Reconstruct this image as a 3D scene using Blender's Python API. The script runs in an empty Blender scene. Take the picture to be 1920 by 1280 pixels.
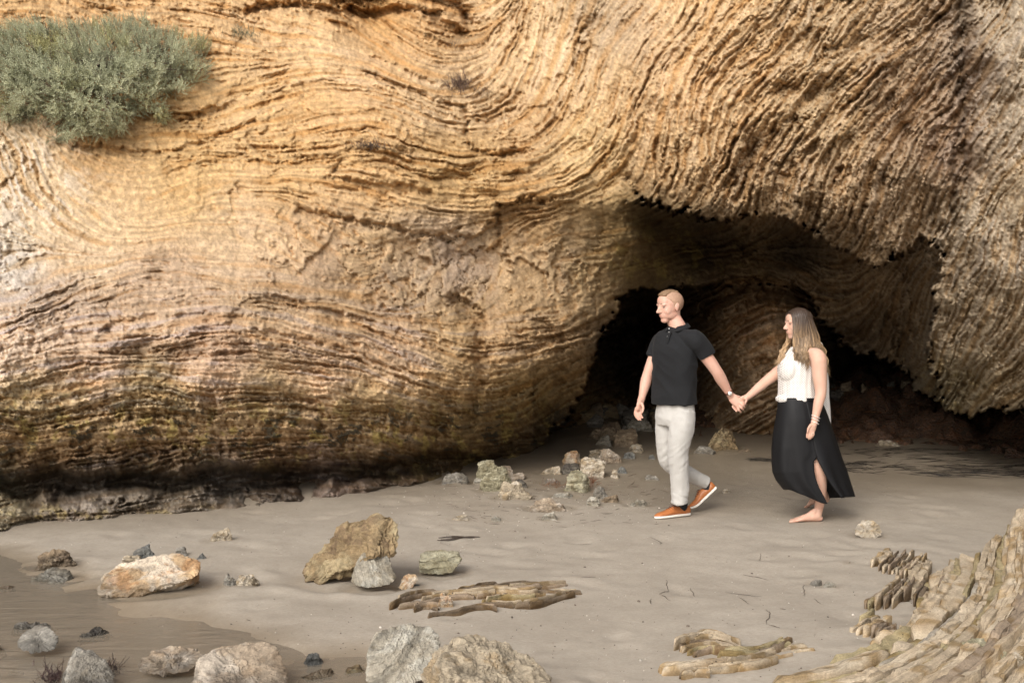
import bpy, bmesh, math, random
import numpy as np
from mathutils import Vector, Matrix, Euler, noise as mnoise

# ------------------------------------------------------------------ camera
F = 2133.0                      # focal length in pixels of a 1920 px wide frame (40 mm)
CAMZ = 1.70
PITCH = math.atan(70.0 / F)
sc = bpy.context.scene
cam_d = bpy.data.cameras.new('camera')
cam_d.sensor_width = 36.0
cam_d.lens = 36.0 * F / 1920.0
cam_d.clip_start = 0.05
cam_d.clip_end = 4000
cam = bpy.data.objects.new('camera', cam_d)
sc.collection.objects.link(cam)
cam.location = (0, 0, CAMZ)
cam.rotation_euler = (math.pi / 2 - PITCH, 0, 0)
sc.camera = cam

# ------------------------------------------------------------------ sky, sun, exposure
SUN_EL, SUN_AZ = math.radians(37), math.radians(205)      # azimuth clockwise from +Y: behind the camera, a little left
world = bpy.data.worlds.new('World')
sc.world = world
world.use_nodes = True
wn = world.node_tree
for n in list(wn.nodes):
    wn.nodes.remove(n)
wo = wn.nodes.new('ShaderNodeOutputWorld')
wb = wn.nodes.new('ShaderNodeBackground')
wsky = wn.nodes.new('ShaderNodeTexSky')
wsky.sky_type = 'NISHITA'
wsky.sun_disc = False
wsky.sun_elevation = SUN_EL
wsky.sun_rotation = SUN_AZ
wsky.air_density = 1.0
wsky.dust_density = 5.0
wsky.ozone_density = 0.6
whs = wn.nodes.new('ShaderNodeHueSaturation')     # a thin overcast: the same sky, greyer
whs.inputs['Saturation'].default_value = 0.35
wn.links.new(wsky.outputs[0], whs.inputs['Color'])
wn.links.new(whs.outputs[0], wb.inputs[0])
wb.inputs[1].default_value = 0.15
wn.links.new(wb.outputs[0], wo.inputs[0])
sun_d = bpy.data.lights.new('sun', 'SUN')
sun_d.energy = 1.35
sun_d.angle = math.radians(28)
sun_d.color = (1.0, 0.93, 0.84)
sun = bpy.data.objects.new('sun', sun_d)
sc.collection.objects.link(sun)
sdir = Vector((math.sin(SUN_AZ) * math.cos(SUN_EL), math.cos(SUN_AZ) * math.cos(SUN_EL), math.sin(SUN_EL)))
sun.rotation_euler = sdir.to_track_quat('Z', 'Y').to_euler()
sun.location = (-6, -6, 14)
sc.view_settings.view_transform = 'Standard'
sc.view_settings.look = 'None'
sc.view_settings.gamma = 1
sc.view_settings.use_curve_mapping = False
sc.view_settings.exposure = 0.31
sc.cycles.max_bounces = 10
sc.cycles.diffuse_bounces = 7

# ------------------------------------------------------------------ helpers
def crisp(me, ang=.55):
    """keep broken edges sharp"""
    bm = bmesh.new(); bm.from_mesh(me)
    for e in bm.edges:
        if len(e.link_faces) == 2 and e.calc_face_angle(0) > ang: e.smooth = False
    bm.to_mesh(me); bm.free()

rng = np.random.default_rng(7)
COL = sc.collection

def ray(u, v):
    """direction (x,1,z) of the sight line through pixel (u,v)"""
    x = (np.asarray(u, float) - 960.0) / F
    y = (640.0 - np.asarray(v, float)) / F
    fy = math.cos(PITCH) + y * math.sin(PITCH)
    fz = -math.sin(PITCH) + y * math.cos(PITCH)
    return x / fy, fz / fy

def at(u, v, D):
    rx, rz = ray(u, v)
    return Vector((float(rx * D), float(D), float(CAMZ + rz * D)))

def gnd(u, v, z=0.0):
    rx, rz = ray(u, v)
    D = float((z - CAMZ) / rz)
    return Vector((float(rx * D), D, z))

def gdist(v, z=0.0):
    return float((z - CAMZ) / ray(960, v)[1])

def tps(pts, gx, gy, lam=0.0):
    P = np.array(pts, float)
    X = P[:, :2] / 400.0
    d2 = ((X[:, None] - X[None]) ** 2).sum(-1)
    def U(r2):
        return 0.5 * r2 * np.log(r2 + 1e-12)
    n = len(P)
    K = U(d2) + lam * np.eye(n)
    Q = np.hstack([np.ones((n, 1)), X])
    A = np.zeros((n + 3, n + 3)); A[:n, :n] = K; A[:n, n:] = Q; A[n:, :n] = Q.T
    w = np.linalg.solve(A, np.concatenate([P[:, 2], np.zeros(3)]))
    gx = np.asarray(gx) / 400.0; gy = np.asarray(gy) / 400.0
    out = w[n] + w[n + 1] * gx + w[n + 2] * gy
    for i in range(n):
        out = out + w[i] * U((gx - X[i, 0]) ** 2 + (gy - X[i, 1]) ** 2)
    return out

def nrbf(pts, gx, gy, sig):
    """normalised gaussian blend of control values; pts rows (x,y,val...)"""
    P = np.array(pts, float)
    k = P.shape[1] - 2
    W = np.zeros(gx.shape); O = np.zeros(gx.shape + (k,))
    for p in P:
        r2 = (gx - p[0]) ** 2 + (gy - p[1]) ** 2
        w = np.exp(-r2 / (2 * sig * sig)) + 1e-7 / (1 + r2 / (sig * sig)) ** 2
        W += w
        O += w[..., None] * p[2:]
    return O / W[..., None]

def sstep(a, b, x):
    t = np.clip((x - a) / (b - a), 0, 1)
    return t * t * (3 - 2 * t)

def poly_sd(poly, gx, gy):
    """signed distance to a polygon, negative inside"""
    P = np.array(poly, float)
    d = np.full(gx.shape, 1e18); ins = np.zeros(gx.shape, bool)
    for i in range(len(P)):
        a, b = P[i], P[(i + 1) % len(P)]
        e = b - a
        t = np.clip(((gx - a[0]) * e[0] + (gy - a[1]) * e[1]) / (e @ e + 1e-12), 0, 1)
        d = np.minimum(d, (gx - a[0] - t * e[0]) ** 2 + (gy - a[1] - t * e[1]) ** 2)
        c = (a[1] > gy) != (b[1] > gy)
        with np.errstate(divide='ignore', invalid='ignore'):
            xi = a[0] + (gy - a[1]) * e[0] / (e[1] if e[1] != 0 else 1e-9)
        ins ^= c & (gx < xi)
    d = np.sqrt(d)
    return np.where(ins, -d, d)

def fbm(shape, wave, seed, beta=1.0, lo=None):
    """band limited gaussian noise (periodic), wave = longest wavelength in cells"""
    r = np.random.default_rng(seed)
    n = r.standard_normal(shape)
    f = np.fft.rfft2(n)
    ky = np.fft.fftfreq(shape[0])[:, None]; kx = np.fft.rfftfreq(shape[1])[None]
    k = np.sqrt(kx * kx + ky * ky)
    a = np.where(k > 0, 1.0, 0) * np.where(k < 1.0 / wave, (k * wave) ** 2, (np.maximum(k, 1e-9) * wave) ** (-1 - beta))
    if lo:
        a = a * np.exp(-(k * lo) ** 2)
    o = np.fft.irfft2(f * a, shape)
    return o / o.std()

def grid_mesh(name, V, nu, nv, mat, cols=None, attrs=None, smooth=True, quadmask=None):
    me = bpy.data.meshes.new(name)
    V = np.ascontiguousarray(V, dtype=np.float32).reshape(-1, 3)
    me.vertices.add(len(V)); me.vertices.foreach_set('co', V.ravel())
    i = np.arange(nv - 1)[:, None] * nu + np.arange(nu - 1)[None]
    q = np.stack([i, i + nu, i + nu + 1, i + 1], -1).reshape(-1, 4)
    if quadmask is not None:
        q = q[quadmask.ravel()]
    me.loops.add(q.size); me.loops.foreach_set('vertex_index', q.ravel().astype(np.int32))
    me.polygons.add(len(q))
    me.polygons.foreach_set('loop_start', np.arange(0, q.size, 4, dtype=np.int32))
    me.polygons.foreach_set('use_smooth', np.full(len(q), smooth))
    me.update(calc_edges=True)
    if cols is not None:
        set_col(me, cols)
    for k, a in (attrs or {}).items():
        at_ = me.attributes.new(k, 'FLOAT', 'POINT')
        at_.data.foreach_set('value', np.ascontiguousarray(a, dtype=np.float32).ravel())
    me.materials.append(mat)
    ob = bpy.data.objects.new(name, me); COL.objects.link(ob)
    return ob

def set_col(me, cols, name='tone'):
    ca = me.color_attributes.new(name, 'FLOAT_COLOR', 'POINT')
    c = np.ones((len(me.vertices), 4), np.float32); c[:, :3] = np.asarray(cols).reshape(-1, 3)
    ca.data.foreach_set('color', c.ravel())

def mesh_from(name, verts, faces, mat=None, smooth=True):
    me = bpy.data.meshes.new(name)
    me.from_pydata([tuple(v) for v in verts], [], [tuple(f) for f in faces])
    if smooth:
        me.polygons.foreach_set('use_smooth', np.full(len(me.polygons), True))
    me.update()
    if mat is not None:
        me.materials.append(mat)
    return me

def link(name, me, parent=None):
    ob = bpy.data.objects.new(name, me); COL.objects.link(ob)
    if parent is not None:
        ob.parent = parent
    return ob

def empty(name, loc=(0, 0, 0)):
    ob = bpy.data.objects.new(name, None); COL.objects.link(ob)
    ob.location = loc; ob.empty_display_size = 0.2
    return ob

def tag(o, label=None, cat=None, group=None, kind=None):
    for k, v in (('label', label), ('category', cat), ('group', group), ('kind', kind)):
        if v:
            o[k] = v
    return o

class NT:
    def __init__(s, name):
        s.m = bpy.data.materials.new(name); s.m.use_nodes = True
        s.t = s.m.node_tree; s.b = s.t.nodes['Principled BSDF']; s.out = s.t.nodes['Material Output']
    def n(s, typ, ins=None, **kw):
        nd = s.t.nodes.new(typ)
        for k, v in kw.items():
            setattr(nd, k, v)
        for k, v in (ins or {}).items():
            s.i(nd, k, v)
        return nd
    def i(s, nd, k, v):
        if isinstance(v, bpy.types.NodeSocket):
            s.t.links.new(v, nd.inputs[k])
        elif isinstance(v, bpy.types.Node):
            s.t.links.new(v.outputs[0], nd.inputs[k])
        else:
            nd.inputs[k].default_value = v
    def set(s, k, v):
        s.i(s.b, k, v)
    def noise(s, scale, detail=4, rough=.55, vec=None, dist=0):
        nd = s.n('ShaderNodeTexNoise', {'Scale': scale, 'Detail': detail, 'Roughness': rough, 'Distortion': dist})
        if vec is None:
            vec = s.n('ShaderNodeTexCoord').outputs['Object']
        s.i(nd, 'Vector', vec)
        return nd
    def ramp(s, fac, stops):
        nd = s.n('ShaderNodeValToRGB', {'Fac': fac})
        e = nd.color_ramp.elements
        while len(e) < len(stops):
            e.new(0.5)
        for el, (p, c) in zip(e, stops):
            el.position = p
            el.color = (c, c, c, 1) if isinstance(c, (int, float)) else (*c, 1)
        return nd
    def math(s, op, a, b=0.0, c=0.0):
        return s.n('ShaderNodeMath', {0: a, 1: b, 2: c}, operation=op).outputs[0]
    def mix(s, f, a, b, mode='MIX'):
        nd = s.n('ShaderNodeMix', data_type='RGBA', blend_type=mode)
        for idx, v in ((0, f), (6, a), (7, b)):
            if isinstance(v, tuple) and len(v) == 3:
                v = (*v, 1)
            s.i(nd, idx, v)
        return nd.outputs[2]
    def attr(s, name):
        return s.n('ShaderNodeAttribute', attribute_name=name)
    def bump(s, h, dist, strength=1.0, normal=None):
        nd = s.n('ShaderNodeBump', {'Height': h, 'Distance': dist, 'Strength': strength})
        if normal is not None:
            s.i(nd, 'Normal', normal)
        return nd.outputs[0]
    def scaled(s, vec, sx, sy, sz):
        return s.n('ShaderNodeMapping', {'Vector': vec, 'Scale': (sx, sy, sz)}).outputs[0]
# ------------------------------------------------------------------ the cliff
# one folded sandstone wall, its depth and bedding directions given by control points
GS = 2.0
GU = np.arange(-320, 2240.1, GS); GV = np.arange(-420, 1100.1, GS)
NU, NV = len(GU), len(GV)
gx, gy = np.meshgrid(GU, GV)
CS = 8   # coarse factor for the smooth fields
cu = np.arange(-320, 2240.1 + 16, GS * CS); cv = np.arange(-420, 1100.1 + 16, GS * CS)
cgx, cgy = np.meshgrid(cu, cv)

def up(a):
    """bilinear upsample of a coarse field to the fine grid"""
    iu = (GU - cu[0]) / (GS * CS); iv = (GV - cv[0]) / (GS * CS)
    i0 = np.minimum(iu.astype(int), a.shape[1] - 2); j0 = np.minimum(iv.astype(int), a.shape[0] - 2)
    fu = iu - i0; fv = iv - j0
    if a.ndim == 3:
        fu = fu[:, None]; fv = fv[:, None, None]
    else:
        fv = fv[:, None]
    r0 = a[j0]; r1 = a[j0 + 1]
    r = r0 * (1 - fv) + r1 * fv
    return r[:, i0] * (1 - fu) + r[:, i0 + 1] * fu

def gauss(a, s):
    f = np.fft.rfft2(a)
    ky = np.fft.fftfreq(a.shape[0])[:, None]; kx = np.fft.rfftfreq(a.shape[1])[None]
    return np.fft.irfft2(f * np.exp(-2 * (math.pi * s) ** 2 * (kx * kx + ky * ky)), a.shape)

front = [
 (-320,1000,8.2),(-320,850,8.3),(-320,650,8.3),(-320,300,9.4),(-320,0,10.6),(-320,-420,13),
 (0,990,8.75),(0,900,8.95),(0,800,8.75),(0,680,8.75),(0,520,9.25),(0,300,10.0),(0,100,10.8),(0,-100,11.8),(0,-420,13.5),
 (230,965,9.15),(230,880,9.2),(230,760,8.95),(230,640,9.0),(230,480,9.6),(230,300,10.2),(230,120,10.9),
 (450,945,9.75),(450,850,9.6),(450,720,9.2),(450,600,9.3),(450,450,9.9),(450,300,10.3),(450,150,10.9),(450,0,11.6),(450,-420,13.5),
 (620,920,10.3),(620,760,9.7),(620,600,9.7),(620,450,10.15),(620,250,10.5),(620,60,11.4),(700,30,11.9),(760,-60,11.6),
 (800,900,11.0),(800,780,10.3),(800,620,10.2),(800,480,10.6),(800,380,10.45),(800,200,10.9),(800,100,11.3),
 (900,870,11.8),(900,760,10.7),(900,600,10.6),(900,470,10.85),(900,380,10.6),(900,280,10.9),(900,150,11.4),(900,0,11.9),(900,-420,13.5),
 (1000,840,12.9),(1000,720,11.0),(1000,600,10.8),(1000,470,11.0),(1000,360,10.65),(1000,250,10.95),(1000,100,11.5),
 (1080,830,13.8),(1080,700,11.6),(1080,600,11.2),(1080,480,11.2),(1090,340,10.75),(1100,200,10.9),(1100,0,11.3),
 (1160,560,11.8),(1180,340,10.7),(1250,400,10.3),(1250,300,10.35),(1250,180,10.5),(1250,0,10.9),(1250,-420,12.5),
 (1400,420,9.95),(1400,330,9.95),(1400,200,10.1),(1400,50,10.5),
 (1550,440,10.0),(1550,300,9.85),(1550,150,10.1),(1550,0,10.4),(1550,-420,12),
 (1680,560,10.9),(1680,420,10.4),(1680,300,10.2),(1680,150,10.4),(1680,0,10.6),
 (1760,440,10.7),(1780,300,10.6),(1800,180,10.9),(1805,60,10.9),(1720,760,12.2),(1700,660,11.8),
 (1850,100,10.2),(1860,300,9.9),(1860,500,9.9),(1860,640,10.3),(1860,760,11.0),(1800,780,11.9),(1800,620,10.9),
 (1930,100,9.6),(1930,300,9.2),(1930,500,9.3),(1930,700,10.0),(1930,820,10.9),(1930,-100,10.2),
 (2240,900,9.0),(2240,500,7.4),(2240,100,7.6),(2240,-420,9.0),(1850,-420,11),
]
extra = [
 (850,450,.08),(900,432,.14),(935,392,.26),(1000,388,.16),(1080,390,.08),(1000,440,.05),(900,480,.0),(1000,520,0),(1100,520,.0),(1100,450,.03),(1180,395,.22),(1150,430,.08),(1210,450,.45),
 (1160,480,.08),(1165,540,.1),(1230,410,1.7),(1240,480,1.5),(1230,535,1.2),(1300,435,3.1),(1300,530,1.7),
 (1400,435,3.4),(1400,480,3.2),(1400,530,2.4),(1500,455,3.3),(1500,520,2.4),(1560,490,2.7),(1560,560,2.2),(1620,560,1.9),(1660,520,1.4),
 (1620,640,2.4),(1700,640,1.7),(1700,700,1.5),(1735,600,1.2),(1740,700,.8),(1735,480,.6),(1810,600,0),(1700,540,1.3),(1850,700,0),(800,420,0),(600,400,0),(1000,650,0),
 (1240,330,.0),(1400,330,1.0),(1600,400,1.0),(1750,380,0),
]
inner = [
 (1080,820,15.5),(1100,700,18.5),(1150,650,21),(1180,600,21),(1230,560,19),(1250,650,20),(1150,780,18),(1260,780,17.5),
 (1300,560,16.5),(1300,640,16.8),(1310,760,16.8),(1400,550,14.6),(1400,640,14.0),(1400,760,14.3),
 (1500,560,14.8),(1500,650,14.4),(1500,760,15.2),(1570,700,18),(1620,690,19.5),(1690,720,19.5),(1560,780,18),(1700,790,18),
 (1800,800,16),(1930,800,14.5),(2100,850,13),(1930,1000,14),(1400,1000,16),(1080,1000,16),
]
lip = [(838,455),(862,446),(900,436),(926,412),(936,384),(985,374),(1050,377),(1100,372),(1150,376),(1195,366),(1238,384),(1262,398),(1290,402),(1320,412),(1352,416),(1372,408),
       (1396,398),(1425,404),(1452,414),(1490,418),(1526,438),(1556,462),(1600,478),(1640,505),(1690,480),(1712,452),(1735,440),(1762,470),(1756,520),(1750,580),(1740,640),(1752,700),(1770,760),(1800,800),(1900,900),(1000,900),(1000,600),(838,560)]
cave = [(1172,548),(1200,540),(1236,538),(1285,537),(1340,533),(1400,532),(1450,538),(1500,534),(1518,556),(1545,602),(1580,640),(1622,664),(1680,682),
        (1700,702),(1724,742),(1760,752),(1800,778),(1826,772),(1850,762),(1880,766),(1960,762),(2300,800),(2300,1200),(960,1200),(985,880),(1010,850),
        (1040,812),(1062,782),(1094,742),(1104,700),(1116,672),(1122,640),(1140,612),(1160,585)]
theta = [   # bedding direction, degrees, rising to the right = +
 (0,30,0),(0,200,-5),(250,30,-10),(480,40,-15),(560,20,0),(700,20,-20),(800,50,-38),(860,60,-30),
 (60,330,-62),(20,300,-70),(120,420,-40),(200,330,-8),(330,250,5),(330,330,12),(450,170,20),(550,110,12),(640,120,-5),(740,160,-25),(800,200,-22),
 (520,250,12),(620,250,-2),(760,270,-14),(860,260,-12),(620,330,-10),(760,340,-14),(860,330,-12),(700,400,-20),(820,400,-22),(480,330,5),
 (900,80,50),(940,150,62),(990,60,82),(1000,160,80),(1040,100,86),(880,200,20),(930,240,10),(980,250,18),(1020,220,45),(1080,200,75),(1060,60,78),
 (950,300,0),(1020,300,12),(1070,270,38),(1100,250,65),(940,360,-3),(1040,350,6),(1100,330,28),(1140,290,62),(1160,350,45),(1200,300,80),
 (1130,100,68),(1180,30,52),(1200,150,62),(1200,220,76),(1280,60,52),(1300,150,58),(1280,240,70),(1280,330,86),(1400,60,52),(1400,180,56),(1400,280,66),(1400,380,86),
 (1520,60,50),(1520,180,52),(1520,300,62),(1520,400,80),(1640,60,42),(1640,180,48),(1640,300,58),(1640,400,66),(1720,60,40),(1720,180,42),(1720,300,55),(1720,420,66),
 (1800,100,58),(1800,300,68),(1890,60,55),(1900,200,58),(1880,300,62),(1900,400,62),(1820,450,68),(1900,520,62),(1820,600,66),(1760,600,76),(1900,640,55),(1880,720,40),(1820,720,55),
 (1780,740,70),(1700,620,80),(1660,520,80),(1600,440,-60+130),
 (150,520,24),(30,560,22),(0,640,12),(150,620,12),(300,560,8),(300,640,4),(420,540,0),(450,620,-2),(560,560,-12),(580,640,-14),(660,600,-22),(700,660,-20),(780,640,-16),
 (0,740,4),(200,740,4),(400,720,2),(560,740,-6),(700,760,-12),(820,720,-10),(900,680,-8),(980,660,-6),(1040,640,10),(1090,600,30),(1100,680,30),(1000,760,12),(900,800,5),
 (0,850,6),(200,850,8),(400,850,2),(600,850,-4),(760,840,-6),(100,950,14),(300,925,8),(450,915,2),(600,910,-3),(760,890,-2),(1040,740,25),
 (400,450,-8),(600,450,-25),(760,480,60),(880,500,78),(1000,480,58),(1080,520,18),(1130,540,12),(1100,450,-8),(1180,440,-5),(1240,440,12),(1260,500,5),
 (1330,470,10),(1400,460,20),(1400,515,8),(1480,500,-30),(1520,520,-55),(1560,560,-60),(1600,560,-80+150),
 (1300,600,58),(1340,640,50),(1300,700,38),(1400,600,35),(1440,640,12),(1480,680,30),(1400,720,38),(1480,740,30),(1340,560,10),(1440,560,5),
 (1200,650,40),(1620,720,10),(1700,760,20),
]

_th = up(nrbf(theta, cgx, cgy, 46.0)[..., 0])
_th = gauss(_th, 10)
wob = fbm((NV, NU), 150, 3, 1.2)
wob2 = fbm((NV, NU), 26, 4, 1.6, lo=4)
_th = np.radians(_th + 6.0 * wob + 3.2 * wob2)
fdx, fdy = np.cos(_th), -np.sin(_th)          # in grid cells (image y down)

def samp(a, x, y):
    x = np.clip(x, 0, NU - 1.001); y = np.clip(y, 0, NV - 1.001)
    x0 = x.astype(np.int32); y0 = y.astype(np.int32)
    fx = (x - x0).astype(np.float32); fy = (y - y0).astype(np.float32)
    i = y0 * NU + x0
    a = a.ravel()
    return (a[i] * (1 - fx) + a[i + 1] * fx) * (1 - fy) + (a[i + NU] * (1 - fx) + a[i + NU + 1] * fx) * fy

_ix, _iy = np.meshgrid(np.arange(NU, dtype=np.float32), np.arange(NV, dtype=np.float32))
flows = []
for sgn in (1, -1):
    dx = (sgn * fdx).astype(np.float32); dy = (sgn * fdy).astype(np.float32)
    fl = [(dx, dy)]
    for k in range(6):
        nx = dx + samp(dx, _ix + dx, _iy + dy); ny = dy + samp(dy, _ix + dx, _iy + dy)
        dx, dy = nx, ny
        fl.append((dx, dy))
    flows.append(fl)

def lic(a, steps):
    """average a along the bedding, 2**steps cells each way"""
    out = 0
    for fl in flows:
        b = a.astype(np.float32)
        for k in range(steps):
            b = 0.5 * (b + samp(b, _ix + fl[k][0], _iy + fl[k][1]))
        out = out + b
    return out * 0.5

def norm(a):
    a = a - a.mean()
    return a / a.std()

def localnorm(a, s=60):
    a = a - gauss(a, s)
    return a / np.sqrt(np.maximum(gauss(a * a, s), 1e-8))

_jx = .5 * fbm((NV, NU), 12, 61, .5, lo=1.2) + 1.0 * fbm((NV, NU), 40, 62, 1.2, lo=3)
_jy = .38 * fbm((NV, NU), 12, 63, .5, lo=1.2) + .8 * fbm((NV, NU), 40, 64, 1.2, lo=3)
def rag(a, k=1.0):
    """ragged edges instead of clean flow lines"""
    return samp(a.astype(np.float32), _ix + k * _jx, _iy + k * _jy)
Lc = rag(localnorm(lic(fbm((NV, NU), 30, 11, 1.3, lo=6), 6)))        # thick beds, long
Lm = rag(localnorm(lic(fbm((NV, NU), 7, 12, 1.0, lo=1.9), 5)))        # medium
Lmm = rag(localnorm(lic(fbm((NV, NU), 5, 17, 1.0, lo=1.6), 5)), .7)
Lf = rag(localnorm(lic(fbm((NV, NU), 3.5, 13, .4, lo=1.0), 3)), .5)       # fine
Ls = rag(localnorm(lic(fbm((NV, NU), 11, 14, .9, lo=2.0), 4)), 1.0)       # short blocky flakes
Lb = rag(localnorm(lic(fbm((NV, NU), 40, 18, 1.2, lo=4), 4), 90), 1.5)         # big blocks
Lt = localnorm(lic(fbm((NV, NU), 5, 15, .8, lo=1.6), 6))         # long fine colour bands
Lk = localnorm(lic(fbm((NV, NU), 16, 16, 1.2, lo=4), 6))         # colour of beds
iso = fbm((NV, NU), 60, 21, 1.0, lo=1.2)
isof = fbm((NV, NU), 12, 22, .6, lo=.9)
isoc = fbm((NV, NU), 260, 23, .8)

def terr(a, n, sh=.80):
    """plates: flat treads and abrupt edges"""
    b = a * n
    f = np.floor(b); r = b - f
    return (f + sstep(sh, 1.0, r)) / n

# region masks: [roughness, blockiness, smooth plates]
regs = nrbf([   # amplitude, blocky, plates, chaos
 (0,30,.6,.3,.0,.5),(250,30,.7,.4,0,.6),(480,30,.8,.4,0,.5),(640,20,1.2,.3,0,.4),(800,20,1.1,.3,0,.3),(600,95,.25,.1,0,.3),(720,110,.35,.1,0,.3),(660,90,.25,.1,0,.3),(600,230,.5,.1,0,.2),
 (50,340,.7,.1,.3,.9),(200,320,.35,.0,.5,.3),(300,430,.12,0,.4,.2),(380,400,.2,0,.4,.15),(220,400,.2,0,.3,.25),(450,440,.10,0,.6,.15),(560,450,.15,0,.8,.15),(120,450,.4,0,.3,.6),(10,500,.6,0,.3,.9),
 (330,220,.7,.1,.1,.2),(450,170,.6,.1,0,.2),(560,200,.8,.2,0,.2),(700,180,.9,.3,0,.2),(700,260,.8,.2,0,.15),(860,240,.8,.2,0,.3),(800,330,1.0,.2,0,.15),(880,370,1.1,.3,0,.2),
 (700,350,1.0,.2,0,.15),(560,330,.8,.1,0,.15),(400,340,.6,.1,.1,.1),(700,430,.8,.1,.3,.2),
 (930,130,.5,.2,0,.4),(1000,60,.8,.2,0,.2),(1040,180,.7,.2,0,.2),(930,300,.9,.4,0,.4),(1060,300,.8,.2,0,.2),(1000,380,1.2,.3,0,.2),(1150,320,.8,.3,0,.3),
 (1200,100,.8,.3,.2,.2),(1300,60,.9,.4,.1,.3),(1300,200,.9,.5,0,.3),(1250,330,.9,.7,0,.6),(1400,100,1.0,.8,0,.5),(1400,250,1.1,.9,0,.6),(1400,370,1.2,1.0,0,.9),
 (1550,100,1.0,.9,0,.6),(1550,250,1.1,.9,0,.7),(1550,380,1.1,1.0,0,.9),(1700,100,1.0,.9,0,.6),(1700,250,1.1,.9,0,.7),(1700,400,1.0,.8,0,.8),(1800,200,.9,.6,0,.9),
 (1880,100,1.0,.45,0,.35),(1880,300,1.0,.4,0,.3),(1880,450,1.0,.4,0,.35),(1850,600,.9,.6,0,.6),(1880,720,1.1,.7,0,.6),(1760,600,1.0,.7,0,.8),(1760,720,1.0,.5,0,.6),
 (100,540,.8,.2,0,.4),(300,560,.8,.1,0,.2),(500,580,.8,.1,0,.2),(650,600,.7,.1,0,.2),(100,640,1.0,.1,0,.2),(300,650,1.0,.1,0,.2),(500,660,.9,.1,0,.25),(700,680,.9,.1,0,.4),
 (100,740,1.1,.3,0,.7),(300,750,1.2,.3,0,.7),(500,760,1.2,.3,0,.6),(700,770,1.0,.2,0,.8),(860,680,.8,.2,0,.7),(860,780,.9,.2,0,.8),(100,840,1.2,.3,0,.4),(400,840,1.2,.2,0,.4),
 (700,850,1.1,.3,0,.6),(900,830,1.2,.3,0,.8),(960,620,.9,.3,0,.6),(1050,620,1.0,.4,0,.9),(1000,740,.9,.2,0,.9),(1080,680,1.1,.4,0,1.),(1000,830,1.3,.2,0,.6),
 (680,500,.25,0,.9,.2),(800,500,.15,0,1.,.2),(900,510,.15,0,1.,.2),(980,490,.2,0,1.,.2),(1060,500,.3,0,.9,.3),(780,440,.5,0,.7,.2),(1120,530,.6,.2,.4,.5),(900,570,.3,0,.6,.5),(1120,460,.6,.1,.5,.3),
 (1250,460,.6,.1,.2,.3),(1400,480,.7,.1,0,.3),(1500,520,.8,.1,0,.2),(1600,560,1.0,.5,0,.7),(1650,640,1.0,.6,0,.8),
 (1350,620,1.3,.3,0,.3),(1400,700,1.3,.3,0,.3),(1200,650,1,.3,0,.5),(1600,720,1,.3,0,.5),(100,955,1.5,.1,0,.3),(400,930,1.5,.1,0,.3),(250,945,1.5,.1,0,.3),
], cgx, cgy, 50.0)
ampm, blk, plt, chaos = [up(regs[..., k]) for k in range(4)]

D0 = up(tps(front, cgx, cgy, 1e-3))
Dx = np.clip(up(tps(extra, cgx, cgy, 1e-3)), 0, 4.2)
Di = np.clip(up(tps(inner, cgx, cgy, 1e-3)), 13.0, 22)
warp = 3.5 * isof + 5 * iso + 3 * Lm
warp = np.clip(warp, -16, 16)
sd_lip = poly_sd(lip, gx, gy) + warp * np.where(gx > 1150, 1.0, .5)
sd_cave = poly_sd(cave, gx, gy) + warp * .7
mlip = sstep(4, -4, sd_lip)
# the lip's mask must only bite at its upper edge: below, extra fades by itself
D = D0 + Dx * mlip
# recess along the wave-cut foot of the wall
vb = np.interp(GU, [-320, 0, 250, 500, 700, 800, 900, 1000], [925, 912, 905, 902, 886, 868, 862, 850])[None]
wid = np.interp(GU, [-320, 0, 300, 700, 900, 1010, 1100], [20, 24, 26, 24, 16, 8, 6])[None]
foot = np.exp(-((gy - vb + 6 * iso) / wid) ** 2) * (gx < 1010)
D = D + .60 * foot * sstep(1010, 900, gx)
shelf = sstep(6, 22, gy - vb + 6 * iso) * (gx < 900) * sstep(900, 760, gx)
D = D - (.16 + .20 * sstep(300, 480, gx)) * shelf
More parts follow.
